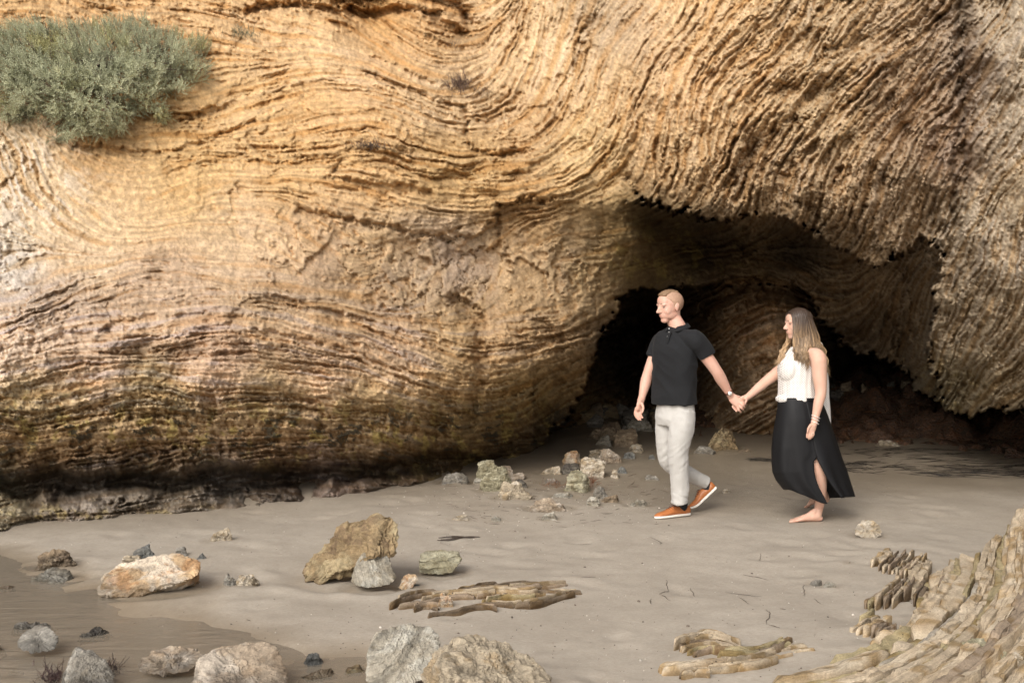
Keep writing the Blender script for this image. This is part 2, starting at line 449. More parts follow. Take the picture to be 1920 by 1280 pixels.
# niche at the upper left, crack lines, dark groove at the right
for (pl, w, a) in [([(470, 18), (560, 12), (640, 22), (700, 30), (740, 18), (800, 22), (840, 50), (870, 70)], 9, .22),
                   ([(640, 2), (760, -12), (860, 10), (880, 40)], 10, .25),
                   ([(700, 108), (740, 122), (790, 150), (820, 160)], 4, .07), ([(690, 140), (760, 165), (800, 178), (860, 200)], 4, .06),
                   ([(872, 210), (878, 250), (880, 280), (930, 292), (990, 290)], 6, .13), ([(640, 300), (620, 330), (700, 350), (800, 360)], 6, .10),
                   ([(930, 380), (935, 440)], 4, .10), ([(1812, -40), (1800, 60), (1806, 180), (1800, 300), (1790, 420)], 13, .30),
                   ([(1700, 560), (1690, 640), (1700, 700)], 10, .2), ([(1862, 240), (1850, 330), (1838, 420)], 8, .10),
                   ([(140, 275), (300, 290), (390, 268), (480, 225)], 6, .07), ([(250, 215), (340, 225), (420, 205)], 8, .09),
                   ([(205, 614), (290, 590), (360, 596), (480, 592)], 5, .05), ([(0, 660), (120, 632), (200, 620)], 5, .05),
                   ([(500, 556), (620, 585), (740, 640), (840, 660)], 4, .05), ([(190, 662), (330, 628), (470, 622), (640, 652)], 4, .05),
                   ([(180, 800), (300, 778), (470, 778), (600, 800)], 5, .06), ([(850, 560), (900, 600), (905, 700), (880, 800)], 12, .18),
                   ([(1000, 600), (1060, 640), (1050, 720)], 10, .12), ([(560, 395), (700, 420), (840, 448)], 5, .08),
                   ([(1455, 230), (1440, 290), (1420, 330)], 5, .08), ([(1560, 90), (1540, 120)], 8, .12), ([(1180, 330), (1195, 372)], 6, .12), ([(1232, 270), (1240, 380)], 8, .14)]:
    P = np.array(pl, float)
    d = np.full(gx.shape, 1e9)
    for a_, b_ in zip(P[:-1], P[1:]):
        e = b_ - a_
        t = np.clip(((gx - a_[0]) * e[0] + (gy - a_[1]) * e[1]) / (e @ e), 0, 1)
        d = np.minimum(d, np.hypot(gx - a_[0] - t * e[0], gy - a_[1] - t * e[1]))
    d = d + 3.0 * iso + 1.5 * isof
    # steep above, easy slope below: a ledge casting onto the groove
    D = D + a * np.exp(-(np.maximum(d, 0) / w) ** 2)
mcave = sstep(3, -3, sd_cave)
D = D * (1 - mcave) + Di * mcave

# bedding relief
def plates():
    r = np.random.default_rng(5)
    pts = np.stack([r.uniform(520, 1220, 46), r.uniform(400, 620, 46)], 1)
    wx = gx + 16 * iso + 4 * isof; wy = gy + 16 * np.roll(iso, 200, 1) + 4 * np.roll(isof, 90, 0)
    best = np.full(gx.shape, 1e9); sec = best.copy(); idx = np.zeros(gx.shape, int)
    s = np.s_[200:560, 380:820]
    for i, (px, py) in enumerate(pts):
        d = np.hypot((wx[s] - px) * 1.5, wy[s] - py)
        m = d < best[s]
        sec[s] = np.where(m, best[s], np.minimum(sec[s], d)); idx[s] = np.where(m, i, idx[s]); best[s] = np.where(m, d, best[s])
    return r.uniform(-1, 1, 46)[idx], sec - best, idx
ph, pe, pidx = plates()
pmask = plt * sstep(0, 40, 1e8 - pe)
patch = .45 + .95 * sstep(-1.0, 1.3, fbm((NV, NU), 110, 71, 1.0, lo=8))
patch2 = .35 + 1.0 * sstep(-1.0, 1.3, fbm((NV, NU), 70, 72, 1.0, lo=6))
Lmm2 = rag(localnorm(lic(fbm((NV, NU), 4.0, 19, .8, lo=1.1), 5)), .5)
Lh = rag(localnorm(lic(fbm((NV, NU), 16, 20, 1.2, lo=3.2), 5)), .9)
rel = (1 - blk) * (.017 * terr(Lc, 1.5) * patch2 + .012 * terr(Lh, 1.3) * (1.5 - patch) + .014 * terr(Lm, 1.4) * patch + .012 * terr(Lmm, 1.2) * (1.6 - patch2) + .010 * terr(Lmm2, 1.2) + .0055 * Lf + .018 * terr(Lb, 1.6)) \
    + blk * (.030 * terr(Ls, 1.2) * patch + .022 * terr(Lm, 1.1) * (1.5 - .8 * patch2) + .012 * terr(Lmm2, 1.1) + .006 * Lf + .060 * terr(Lb, 1.5) * patch2)
patch3 = .26 + .9 * sstep(-.9, 1.1, norm(lic(fbm((NV, NU), 50, 74, 1.2, lo=8), 6)))
rel = rel * (blk + (1 - blk) * patch3)
rel = rel * ampm * (1.15 - 1.0 * plt)
rel += chaos * (.020 * terr(iso, 1.6) + .010 * isof) * ampm
rel += plt * (.050 * gauss(ph, .7) + .004 * isof + .014 * iso - .03 * sstep(7, 0, pe))
rel += .06 * isoc * (.4 + .6 * ampm) + .05 * fbm((NV, NU), 90, 73, 1.4) * blk
# break the beds here and there so that they do not run on forever
brk = sstep(.2, .9, fbm((NV, NU), 40, 31, .8, lo=2.5))
rel *= 1 - .45 * brk * (1 - blk)
# cross joints: short fractures square to the beds, mostly in the overhang
cj = np.abs(fbm((NV, NU), 34, 75, .6, lo=2.0))
rel -= (.018 * blk + .006) * sstep(.10, .0, cj) * ampm * (1 - plt)
rel *= D / 10.5
D = D - rel * np.where(mcave > .5, 1.6, 1.0)

# ---- rock colours (bed colour, lichen, salt, tide stain; cave shade painted in)
tan = (.50, .325, .165)
cpts = [  # u v  r g b
 (0,30,.50,.33,.18),(250,30,.52,.35,.20),(480,60,.56,.38,.22),(700,20,.46,.27,.11),(620,100,.60,.42,.25),(800,60,.50,.32,.16),
 (60,340,.58,.45,.32),(0,300,.56,.44,.31),(0,480,.56,.48,.39),(0,600,.46,.35,.26),(150,450,.58,.43,.28),(250,380,.58,.41,.25),(200,260,.44,.28,.14),(330,220,.46,.30,.15),(330,330,.56,.38,.20),
 (450,440,.56,.40,.25),(600,450,.54,.37,.22),(450,200,.56,.38,.21),(600,200,.54,.35,.18),(700,300,.52,.34,.17),(560,330,.54,.36,.19),(860,180,.54,.38,.22),(860,320,.46,.30,.14),(930,350,.46,.30,.14),
 (950,60,.56,.39,.22),(1050,100,.58,.42,.25),(1000,250,.48,.32,.17),(1080,300,.53,.37,.19),(1000,400,.42,.26,.12),(1150,150,.54,.37,.20),(1200,60,.56,.39,.23),(1150,60,.40,.30,.19),
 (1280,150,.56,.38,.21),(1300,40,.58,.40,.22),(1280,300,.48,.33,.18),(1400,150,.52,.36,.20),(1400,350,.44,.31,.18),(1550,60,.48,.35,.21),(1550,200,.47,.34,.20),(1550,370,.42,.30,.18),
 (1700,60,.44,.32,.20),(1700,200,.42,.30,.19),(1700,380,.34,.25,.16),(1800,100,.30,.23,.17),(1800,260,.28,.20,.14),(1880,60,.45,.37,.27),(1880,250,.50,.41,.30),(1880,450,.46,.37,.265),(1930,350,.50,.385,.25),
 (1820,450,.44,.36,.26),(1800,600,.34,.27,.18),(1900,620,.42,.33,.22),(1880,740,.32,.245,.15),(1770,520,.32,.25,.17),(1790,620,.32,.25,.17),(1700,640,.15,.105,.06),(1700,540,.18,.13,.08),(1790,720,.20,.165,.10),  # hood beside the cave mouth darkened: overhang shade painted into the rock
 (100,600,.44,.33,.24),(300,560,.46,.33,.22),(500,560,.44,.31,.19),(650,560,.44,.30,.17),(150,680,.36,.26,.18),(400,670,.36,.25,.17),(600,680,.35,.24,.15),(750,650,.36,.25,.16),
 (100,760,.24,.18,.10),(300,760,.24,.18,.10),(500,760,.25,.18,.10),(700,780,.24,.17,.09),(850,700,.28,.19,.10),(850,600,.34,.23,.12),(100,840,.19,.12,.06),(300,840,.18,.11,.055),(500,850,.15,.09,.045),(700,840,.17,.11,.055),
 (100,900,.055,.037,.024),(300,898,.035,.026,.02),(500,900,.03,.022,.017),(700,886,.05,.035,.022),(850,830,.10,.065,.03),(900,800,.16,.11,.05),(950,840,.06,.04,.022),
 (0,960,.24,.20,.13),(150,950,.25,.21,.17),(300,932,.24,.20,.15),(450,928,.20,.17,.14),(650,910,.20,.15,.12),
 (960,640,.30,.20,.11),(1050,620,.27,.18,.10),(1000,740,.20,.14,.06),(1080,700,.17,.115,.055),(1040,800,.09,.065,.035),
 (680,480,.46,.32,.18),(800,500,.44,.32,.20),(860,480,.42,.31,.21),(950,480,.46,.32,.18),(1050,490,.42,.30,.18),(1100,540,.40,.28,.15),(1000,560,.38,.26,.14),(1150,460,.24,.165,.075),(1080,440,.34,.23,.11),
 (1230,440,.09,.062,.03),(1230,510,.18,.125,.055),(1330,455,.06,.042,.024),(1400,515,.15,.10,.048),(1500,465,.055,.04,.025),(1540,540,.15,.105,.06),(1620,520,.22,.155,.09),(1600,620,.12,.085,.05),  # shade under the cave lip painted into the rock colour
 (1330,620,.20,.14,.08),(1400,620,.30,.20,.12),(1450,650,.34,.235,.14),(1400,720,.22,.155,.095),(1180,650,.035,.025,.02),(1260,560,.05,.035,.022),(1260,650,.06,.04,.025),(1600,700,.05,.038,.026),(1700,760,.05,.04,.028),(1900,800,.05,.04,.025),  # deepest cave rock painted near black to deepen the dark
]
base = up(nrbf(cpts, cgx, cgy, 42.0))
band = np.clip(.11 * Lk + .11 * Lt, -.35, .35) * (1 - .45 * plt) + .05 * isof * chaos
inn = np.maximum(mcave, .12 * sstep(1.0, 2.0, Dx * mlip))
base = base * (1 + .9 * inn)[..., None]  # light painted in: cave rock colour raised against the dim interior
base = base * (1 + .34 * sstep(560, 640, gy) * sstep(900, 840, gy) * (gx < 1100))[..., None]
base = base * (1 - sstep(520, 380, gy)[..., None] * sstep(800, 500, gx)[..., None] * np.array([.0, .03, .13]))
base = base * (1 + .36 * sstep(660, 720, gy) * sstep(890, 840, gy) * (gx < 1000))[..., None]
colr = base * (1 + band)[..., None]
def blend(c, tgt, m):
    m = np.clip(m, 0, 1)[..., None]
    return c * (1 - m) + np.array(tgt) * m
lowness = sstep(480, 640, gy) * sstep(1100, 900, gx)
# grey and purplish beds low on the left, grey slivers elsewhere, orange beds
colr = blend(colr, base * np.array([.80, .88, 1.12]), .85 * sstep(.6, 1.3, Lk) * (.35 + .65 * lowness) * sstep(925, 880, gy))
colr = blend(colr, base * np.array([1.05, .84, .58]), .55 * sstep(.7, 1.6, -Lk) * (1 - .3 * lowness))
colr = blend(colr, np.minimum(base * np.array([1.22, 1.26, 1.35]), .7), .6 * sstep(1.1, 1.9, Lt) * (1 - .5 * plt))
# bleached veins on the left
salt = np.exp(-((gx - 40) / 130) ** 2 - ((gy - 350) / 90) ** 2) + 1.3 * np.exp(-((gx + 10) / 60) ** 2 - ((gy - 510) / 60) ** 2)
colr = blend(colr, (.64, .56, .47), salt * sstep(.1, 1.2, .7 * iso + .6 * Lm))
# plates: each with its own stain
pc = np.random.default_rng(8).uniform(-1, 1, 46)[pidx]
pcs = gauss(pc, 2.5)
colr = blend(colr, base * np.array([.83, .86, .98]), plt * sstep(.1, .7, pcs + .4 * iso) * .9)
colr = blend(colr, base * np.array([1.12, 1.14, 1.2]), plt * sstep(.2, .8, -pcs + .3 * iso) * .8)
colr = blend(colr, base * .62, plt * sstep(7, 0, pe + 4 * isof) * .6)
# yellow-green lichen on the splash zone and dark algae films
lz = np.exp(-((gy - (790 + .03 * gx)) / 60) ** 2) * (gx < 1120) + .8 * np.exp(-((gx - 1250) / 130) ** 2 - ((gy - 480) / 50) ** 2) \
   + .7 * np.exp(-((gx - 150) / 260) ** 2 - ((gy - 965) / 22) ** 2) + .6 * np.exp(-((gx - 1780) / 60) ** 2 - ((gy - 740) / 50) ** 2)
lich = fbm((NV, NU), 40, 41, .5, lo=.8)
colr = blend(colr, (.34, .26, .085), lz * sstep(.3, 1.5, lich) * .8)
alg = fbm((NV, NU), 50, 42, .35, lo=.7)
az = np.exp(-((gy - 815) / 85) ** 2) * (gx < 1120) + .4 * np.exp(-((gx - 1600) / 200) ** 2 - ((gy - 600) / 120) ** 2)
colr = blend(colr, (.035, .033, .024), az * sstep(.75, 1.5, alg + .35 * Lm) * .9)
# narrow joints, low in the relief, tinted darker and browner
rr = rel / (D / 10.5)
joint = np.clip((gauss(rr, 4) - rr) / .03, 0, 1) * (ampm > .2)
colr = blend(colr, base * np.array([.80, .66, .46]), joint * .45)
joint2 = np.clip((gauss(rr, 1.6) - rr) / .012 - .25, 0, 1) * (ampm > .2)
colr = blend(colr, base * np.array([.58, .44, .28]), joint2 * .60)
colr = colr * (1 + .07 * isof + .05 * fbm((NV, NU), 4, 43, .2))[..., None]
colr = np.clip(colr, .012, .78)
wet = sstep(870, 905, gy + 10 * iso) * (gx < 980) * sstep(.2, -.6, -Lc - .5) 
wetm = np.clip(sstep(860, 895, gy + 8 * iso) * (gx < 990), 0, 1)

ku = np.concatenate([np.arange(0, 140, 5), np.arange(140, 1141, 1), np.arange(1145, NU, 5)])
kv = np.concatenate([np.arange(0, 204, 5), np.arange(204, 720, 1), np.arange(722, NV, 4)])
I = np.ix_(kv, ku)
RX, RZ = ray(gx[I], gy[I])
Dm = D[I]
V = np.stack([RX * Dm, Dm, CAMZ + RZ * Dm], -1)
C = colr[I]; W = wetm[I]
# carry the wall on beyond the frame: sideways and back over the top
RI = (rel * sstep(0, 1, 1.0) * np.ones_like(D))[I]
def pad_cols(V, C, W):
    """the wall runs on past the frame with relief and colour of its own, not a smear of the last column"""
    nr, nc = V.shape[:2]
    def side(edge, sgn, slope):
        base_ = V[:, edge].copy(); base_[:, 1] += RI[:, edge]
        ker = np.ones(25) / 25
        sm = np.convolve(np.pad(base_[:, 1], 12, 'edge'), ker, 'valid'); base_[:, 1] = sm
        cols = []; cc = []; ww = []
        dx = 0.0
        for k in range(1, 121):
            dx += .055 if k < 100 else .4
            src = (edge + k) if edge == 0 else (edge - k)
            src = src % nc
            p = base_.copy(); p[:, 0] += sgn * dx; p[:, 1] += -slope * dx + .12 * math.sin(dx * 1.7) * min(dx, 1) - RI[:, src]
            cols.append(p); cc.append(C[:, src]); ww.append(W[:, src])
        return cols, cc, ww
    l, lc, lw = side(0, -1, .25); r_, rc, rw = side(nc - 1, 1, .30)
    V = np.concatenate([np.stack(l[::-1], 1), V, np.stack(r_, 1)], 1)
    C = np.concatenate([np.stack(lc[::-1], 1), C, np.stack(rc, 1)], 1)
    W = np.concatenate([np.stack(lw[::-1], 1), W, np.stack(rw, 1)], 1)
    return V, C, W
V, C, W = pad_cols(V, C, W)
T = []
for k, (dy, dz) in enumerate(((40, 3.0), (12, 2.2), (3, 1.0))):
    a = V[0].copy(); a[:, 1] += dy; a[:, 2] += dz; T.append(a)
V = np.concatenate([np.stack(T, 0), V], 0); C = np.concatenate([np.repeat(C[:1], 3, 0), C], 0); W = np.concatenate([np.repeat(W[:1], 3, 0), W], 0)

def rock_mat(name, fine=1.0):
    t = NT(name)
    tc = t.n('ShaderNodeTexCoord').outputs['Object']
    a = t.attr('tone').outputs['Color']
    n1 = t.noise(38, 6, .65, tc); n2 = t.noise(150, 4, .6, tc)
    g = t.ramp(n2, [(.25, .72), (.75, 1.22)])
    c = t.mix(1.0, a, g.outputs[0], 'MULTIPLY')
    g2 = t.ramp(n1, [(.3, .88), (.7, 1.1)])
    c = t.mix(1.0, c, g2.outputs[0], 'MULTIPLY')
    t.set('Base Color', c)
    w = t.attr('wet').outputs['Fac']
    t.set('Roughness', t.math('MULTIPLY_ADD', w, -.42, .88))
    t.set('Specular IOR Level', t.math('MULTIPLY_ADD', w, .3, .2))
    b = t.bump(n1, .018 * fine, .8)
    b = t.bump(n2, .006 * fine, .8, b)
    t.set('Normal', b)
    return t.m
MAT_CLIFF = rock_mat('cliff_sandstone')
_zl = V[..., 2] > -.12
_qm = _zl[:-1, :-1] | _zl[1:, :-1] | _zl[:-1, 1:] | _zl[1:, 1:]
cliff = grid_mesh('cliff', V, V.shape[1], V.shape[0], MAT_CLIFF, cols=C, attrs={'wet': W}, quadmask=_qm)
tag(cliff, 'folded tan sandstone sea cliff with a dark cave', kind='structure')

def wallD(u, v, D=D):
    i = int(round((u - GU[0]) / GS)); j = int(round((v - GV[0]) / GS))
    return float(D[min(max(j, 0), NV - 1), min(max(i, 0), NU - 1)])
# ------------------------------------------------------------------ the beach
def sand_h(x, y):
    """height of the sand at world x,y"""
    x = np.asarray(x, float); y = np.asarray(y, float)
    h = .009 * np.sin(x * 1.1 + .6 * y) * np.cos(y * .8 - .3 * x) + .004 * np.sin(2.7 * x - 1.9 * y + 1)
    return h
xs = np.concatenate([-np.geomspace(700, 7.2, 24), np.arange(-7.0, 7.01, .038), np.geomspace(7.2, 700, 24)])
ys = np.concatenate([[-700, -300, -100, -30, -10, -3, 0, 1.5, 2.6], np.geomspace(3.2, 22, 380), [25, 35, 60, 120, 300, 700]])
sx, sy = np.meshgrid(xs, ys)
# where the pool lies, in the picture's lower left
def uv_of(x, y, z=0):
    x, y = np.asarray(x, float), np.asarray(y, float)
    dy_, dz_ = y, z - CAMZ
    d = dy_ * math.cos(PITCH) - dz_ * math.sin(PITCH)
    upc = dy_ * math.sin(PITCH) + dz_ * math.cos(PITCH)
    return 960 + F * x / d, 640 - F * upc / d
yy = np.maximum(sy, 2.0)
pu, pv = uv_of(sx, yy)
pool = [(-700,1020),(-100,1012),(60,1040),(170,1078),(300,1100),(400,1110),(430,1150),(540,1185),(600,1200),(690,1215),(720,1300),(760,1500),(900,2500),(-3000,2500),(-2500,1150)]
psd = poly_sd(pool, pu, pv)
nz = fbm(sx.shape, 60, 51, 1.2); nzf = fbm(sx.shape, 9, 52, .8, lo=1.2)
h = sand_h(sx, sy)
core = (np.abs(sx) < 7) & (sy > 3.2) & (sy < 22)
h = h + np.where(core, .004 * nz + .0012 * nzf, 0)
depth = sstep(60, -140, psd + 22 * nz)
h = np.where(sy < 3.2, h * 0 - .05, h)
h = h * (1 - .7 * depth) - .06 * depth
# gentle trodden hollows
r = np.random.default_rng(9)
for k in range(150):
    cx, cy = r.uniform(-3, 4), r.uniform(4.5, 11)
    a = r.uniform(0, 3.14); s1 = r.uniform(.05, .09); s2 = s1 * r.uniform(1.2, 2.4)
    dx, dy = sx - cx, sy - cy
    X = dx * math.cos(a) + dy * math.sin(a); Y = -dx * math.sin(a) + dy * math.cos(a)
    q = (X / s2) ** 2 + (Y / s1) ** 2
    h -= .011 * np.exp(-q) * (1 - depth) - .004 * np.exp(-(np.sqrt(q) - 1.6) ** 2 * 3) * (1 - depth)
for fx_, fy_ in ((1.28, 9.02), (1.42, 9.2), (2.33, 8.9), (2.45, 9.1)):
    h = h * (1 - np.exp(-(((sx - fx_) ** 2 + (sy - fy_) ** 2) / .12)))
SANDH = (xs, ys, h)
def sand_z(x, y, xs=xs, ys=ys, h=h):
    i = min(max(int(np.searchsorted(xs, x)) - 1, 0), len(xs) - 2); j = min(max(int(np.searchsorted(ys, y)) - 1, 0), len(ys) - 2)
    fx = (x - xs[i]) / (xs[i + 1] - xs[i]); fy = (y - ys[j]) / (ys[j + 1] - ys[j])
    return float((h[j, i] * (1 - fx) + h[j, i + 1] * fx) * (1 - fy) + (h[j + 1, i] * (1 - fx) + h[j + 1, i + 1] * fx) * fy)
dampsd = sstep(60, -50, psd + 30 * nz)
# damp sand also by the foot of the wall and in the cave
back = sstep(1010, 860, pv + 12 * nz) * sstep(200, 900, pu) 
back = np.maximum(back, sstep(30, -60, pv - np.interp(pu, [-400, 0, 450, 900, 1300, 1920], [1010, 1010, 970, 900, 850, 860]) ))
damp = np.clip(np.maximum(dampsd, back * .85), 0, 1)
t = NT('beach_sand')
tc = t.n('ShaderNodeTexCoord').outputs['Object']
n0 = t.noise(1.3, 5, .6, tc); n1 = t.noise(9, 5, .6, tc); n2 = t.noise(420, 2, .6, tc); n3 = t.noise(60, 4, .6, t.scaled(tc, .7, 1.1, 1))
c = t.mix(t.ramp(n0, [(.38, 0.), (.62, 1.)]).outputs[0], (.42, .372, .308), (.355, .312, .256))
n5 = t.noise(4.5, 6, .65, tc)
c = t.mix(t.ramp(n5, [(.48, 0.), (.70, .45)]).outputs[0], c, (.29, .252, .203))
c = t.mix(t.ramp(n3, [(.42, 0.), (.8, .5)]).outputs[0], c, (.27, .22, .165))
c = t.mix(t.ramp(n2, [(.2, .5), (.5, 0.)]).outputs[0], c, (.13, .11, .09))
c = t.mix(t.ramp(n2, [(.62, .0), (.75, .35)]).outputs[0], c, (.5, .46, .4))
w = t.attr('wet').outputs['Fac']
c = t.mix(w, c, t.mix(1.0, c, (.66, .61, .54), 'MULTIPLY'))
t.set('Base Color', c)
t.set('Roughness', t.math('MULTIPLY_ADD', w, -.50, .80))
t.set('Specular IOR Level', t.math('MULTIPLY_ADD', w, .25, .25))
b = t.bump(n1, .012, .5); b = t.bump(n3, .003, .5, b); b = t.bump(n2, .0015, .8, b)
t.set('Normal', b)
ground = grid_mesh('sand', np.stack([sx, sy, h], -1), len(xs), len(ys), t.m, attrs={'wet': damp})
# winding: flip so that normals look up
ground.data.flip_normals()
tag(ground, 'smooth grey brown beach sand', kind='structure')

# shallow murky water
t = NT('murky_water')
tc = t.n('ShaderNodeTexCoord').outputs['Object']
t.set('Base Color', (.44, .375, .29, 1)); t.set('Roughness', .06); t.set('IOR', 1.33)
n1 = t.noise(5, 3, .5, t.scaled(tc, .6, 2.4, 1), .6); n2 = t.noise(26, 3, .5, t.scaled(tc, .5, 1.6, 1), .4)
b = t.bump(n1, .016, .5); b = t.bump(n2, .004, .5, b)
t.set('Normal', b); t.set('Specular IOR Level', 0.0); t.set('Roughness', .9)
_tr = t.n('ShaderNodeBsdfTransparent'); _m1 = t.n('ShaderNodeMixShader', {0: .38, 1: _tr.outputs[0], 2: t.b.outputs[0]})
_gl = t.n('ShaderNodeBsdfGlossy', {'Roughness': .07, 'Normal': b}); _fr = t.n('ShaderNodeFresnel', {'IOR': 1.33, 'Normal': b})
_m2 = t.n('ShaderNodeMixShader', {0: _fr.outputs[0], 1: _m1.outputs[0], 2: _gl.outputs[0]})
t.t.links.new(_m2.outputs[0], t.out.inputs[0])
WX = np.concatenate([-np.geomspace(60, 5, 8), np.linspace(-4.8, 1.4, 60)]); WY = np.concatenate([[-40, -10, 0], np.linspace(2.5, 9.2, 70)])
wx, wy = np.meshgrid(WX, WY)
wu, wv = uv_of(wx, np.maximum(wy, 2.0)); _wm = (poly_sd(pool, wu, wv) < 70)[:-1, :-1]
water = grid_mesh('water', np.stack([wx, wy, np.full(wx.shape, -.020)], -1), len(WX), len(WY), t.m, quadmask=_wm)
water.data.flip_normals()
tag(water, 'shallow murky brown tide pool water', kind='structure')
# ------------------------------------------------------------------ loose rocks
def rock_shader(name):
    t = NT(name)
    tc = t.n('ShaderNodeTexCoord').outputs['Object']
    a = t.attr('tone').outputs['Color']
    n1 = t.noise(16, 6, .65, tc); n2 = t.noise(110, 4, .6, tc); n3 = t.noise(5, 4, .6, tc)
    c = t.mix(1.0, a, t.ramp(n2, [(.25, .72), (.75, 1.2)]).outputs[0], 'MULTIPLY')
    c = t.mix(1.0, c, t.ramp(n1, [(.3, .72), (.7, 1.15)]).outputs[0], 'MULTIPLY')
    pit = t.n('ShaderNodeTexVoronoi', {'Vector': tc, 'Scale': 34.0})
    pm = t.ramp(pit.outputs[0], [(.10, 1.), (.17, 0.)]).outputs[0]
    pm = t.mix(1.0, pm, t.ramp(n3, [(.52, 0.), (.6, 1.)]).outputs[0], 'MULTIPLY')
    c = t.mix(pm, c, (.05, .04, .03))
    bd = t.attr('bed').outputs['Fac']
    bv = t.n('ShaderNodeCombineXYZ', {0: t.math('MULTIPLY_ADD', n3.outputs[0], .5, t.math('MULTIPLY', bd, 4.5))})
    nb = t.n('ShaderNodeTexNoise', {'Vector': bv.outputs[0], 'Scale': 9.0, 'Detail': 4, 'Roughness': .7})
    c = t.mix(1.0, c, t.ramp(nb, [(.36, .50), (.50, 1.0), (.64, 1.18)]).outputs[0], 'MULTIPLY')
    t.set('Base Color', c)
    w = t.attr('wet').outputs['Fac']
    t.set('Roughness', t.math('MULTIPLY_ADD', w, -.4, .85)); t.set('Specular IOR Level', .25)
    b = t.bump(n1, .012, .7); b = t.bump(n2, .004, .8, b); b = t.bump(nb, .010, .7, b)
    t.set('Normal', b)
    return t.m
M_ROCK = rock_shader('beach_rock')

ROCKLOG = []
def icodirs(sub, _c={}):
    if sub not in _c:
        bm = bmesh.new(); bmesh.ops.create_icosphere(bm, subdivisions=sub, radius=1)
        V = np.array([v.co for v in bm.verts]); Fc = [tuple(v.index for v in f.verts) for f in bm.faces]
        bm.free(); _c[sub] = (V, Fc)
    return _c[sub]

def hull_planes(pts):
    bm = bmesh.new()
    for p in pts: bm.verts.new(p)
    bmesh.ops.convex_hull(bm, input=bm.verts)
    bm.faces.ensure_lookup_table()
    out = []
    c = sum((Vector(p) for p in pts), Vector()) / len(pts)
    for f_ in bm.faces:
        f_.normal_update(); n = f_.normal.copy()
        if n.length < .5: continue
        cc = f_.calc_center_median()
        if n.dot(cc - c) < 0: n = -n
        out.append((n, n.dot(cc - c)))
    bm.free()
    return c, out

def nz3(P, scale, seed, octs=4):
    out = np.empty(len(P)); o = Vector((seed * 1.37, seed * 2.11, seed * .73))
    for i, p in enumerate(P):
        out[i] = mnoise.fractal(Vector((p[0] * scale[0], p[1] * scale[1], p[2] * scale[2])) + o, .6, 2.0, octs)
    return out

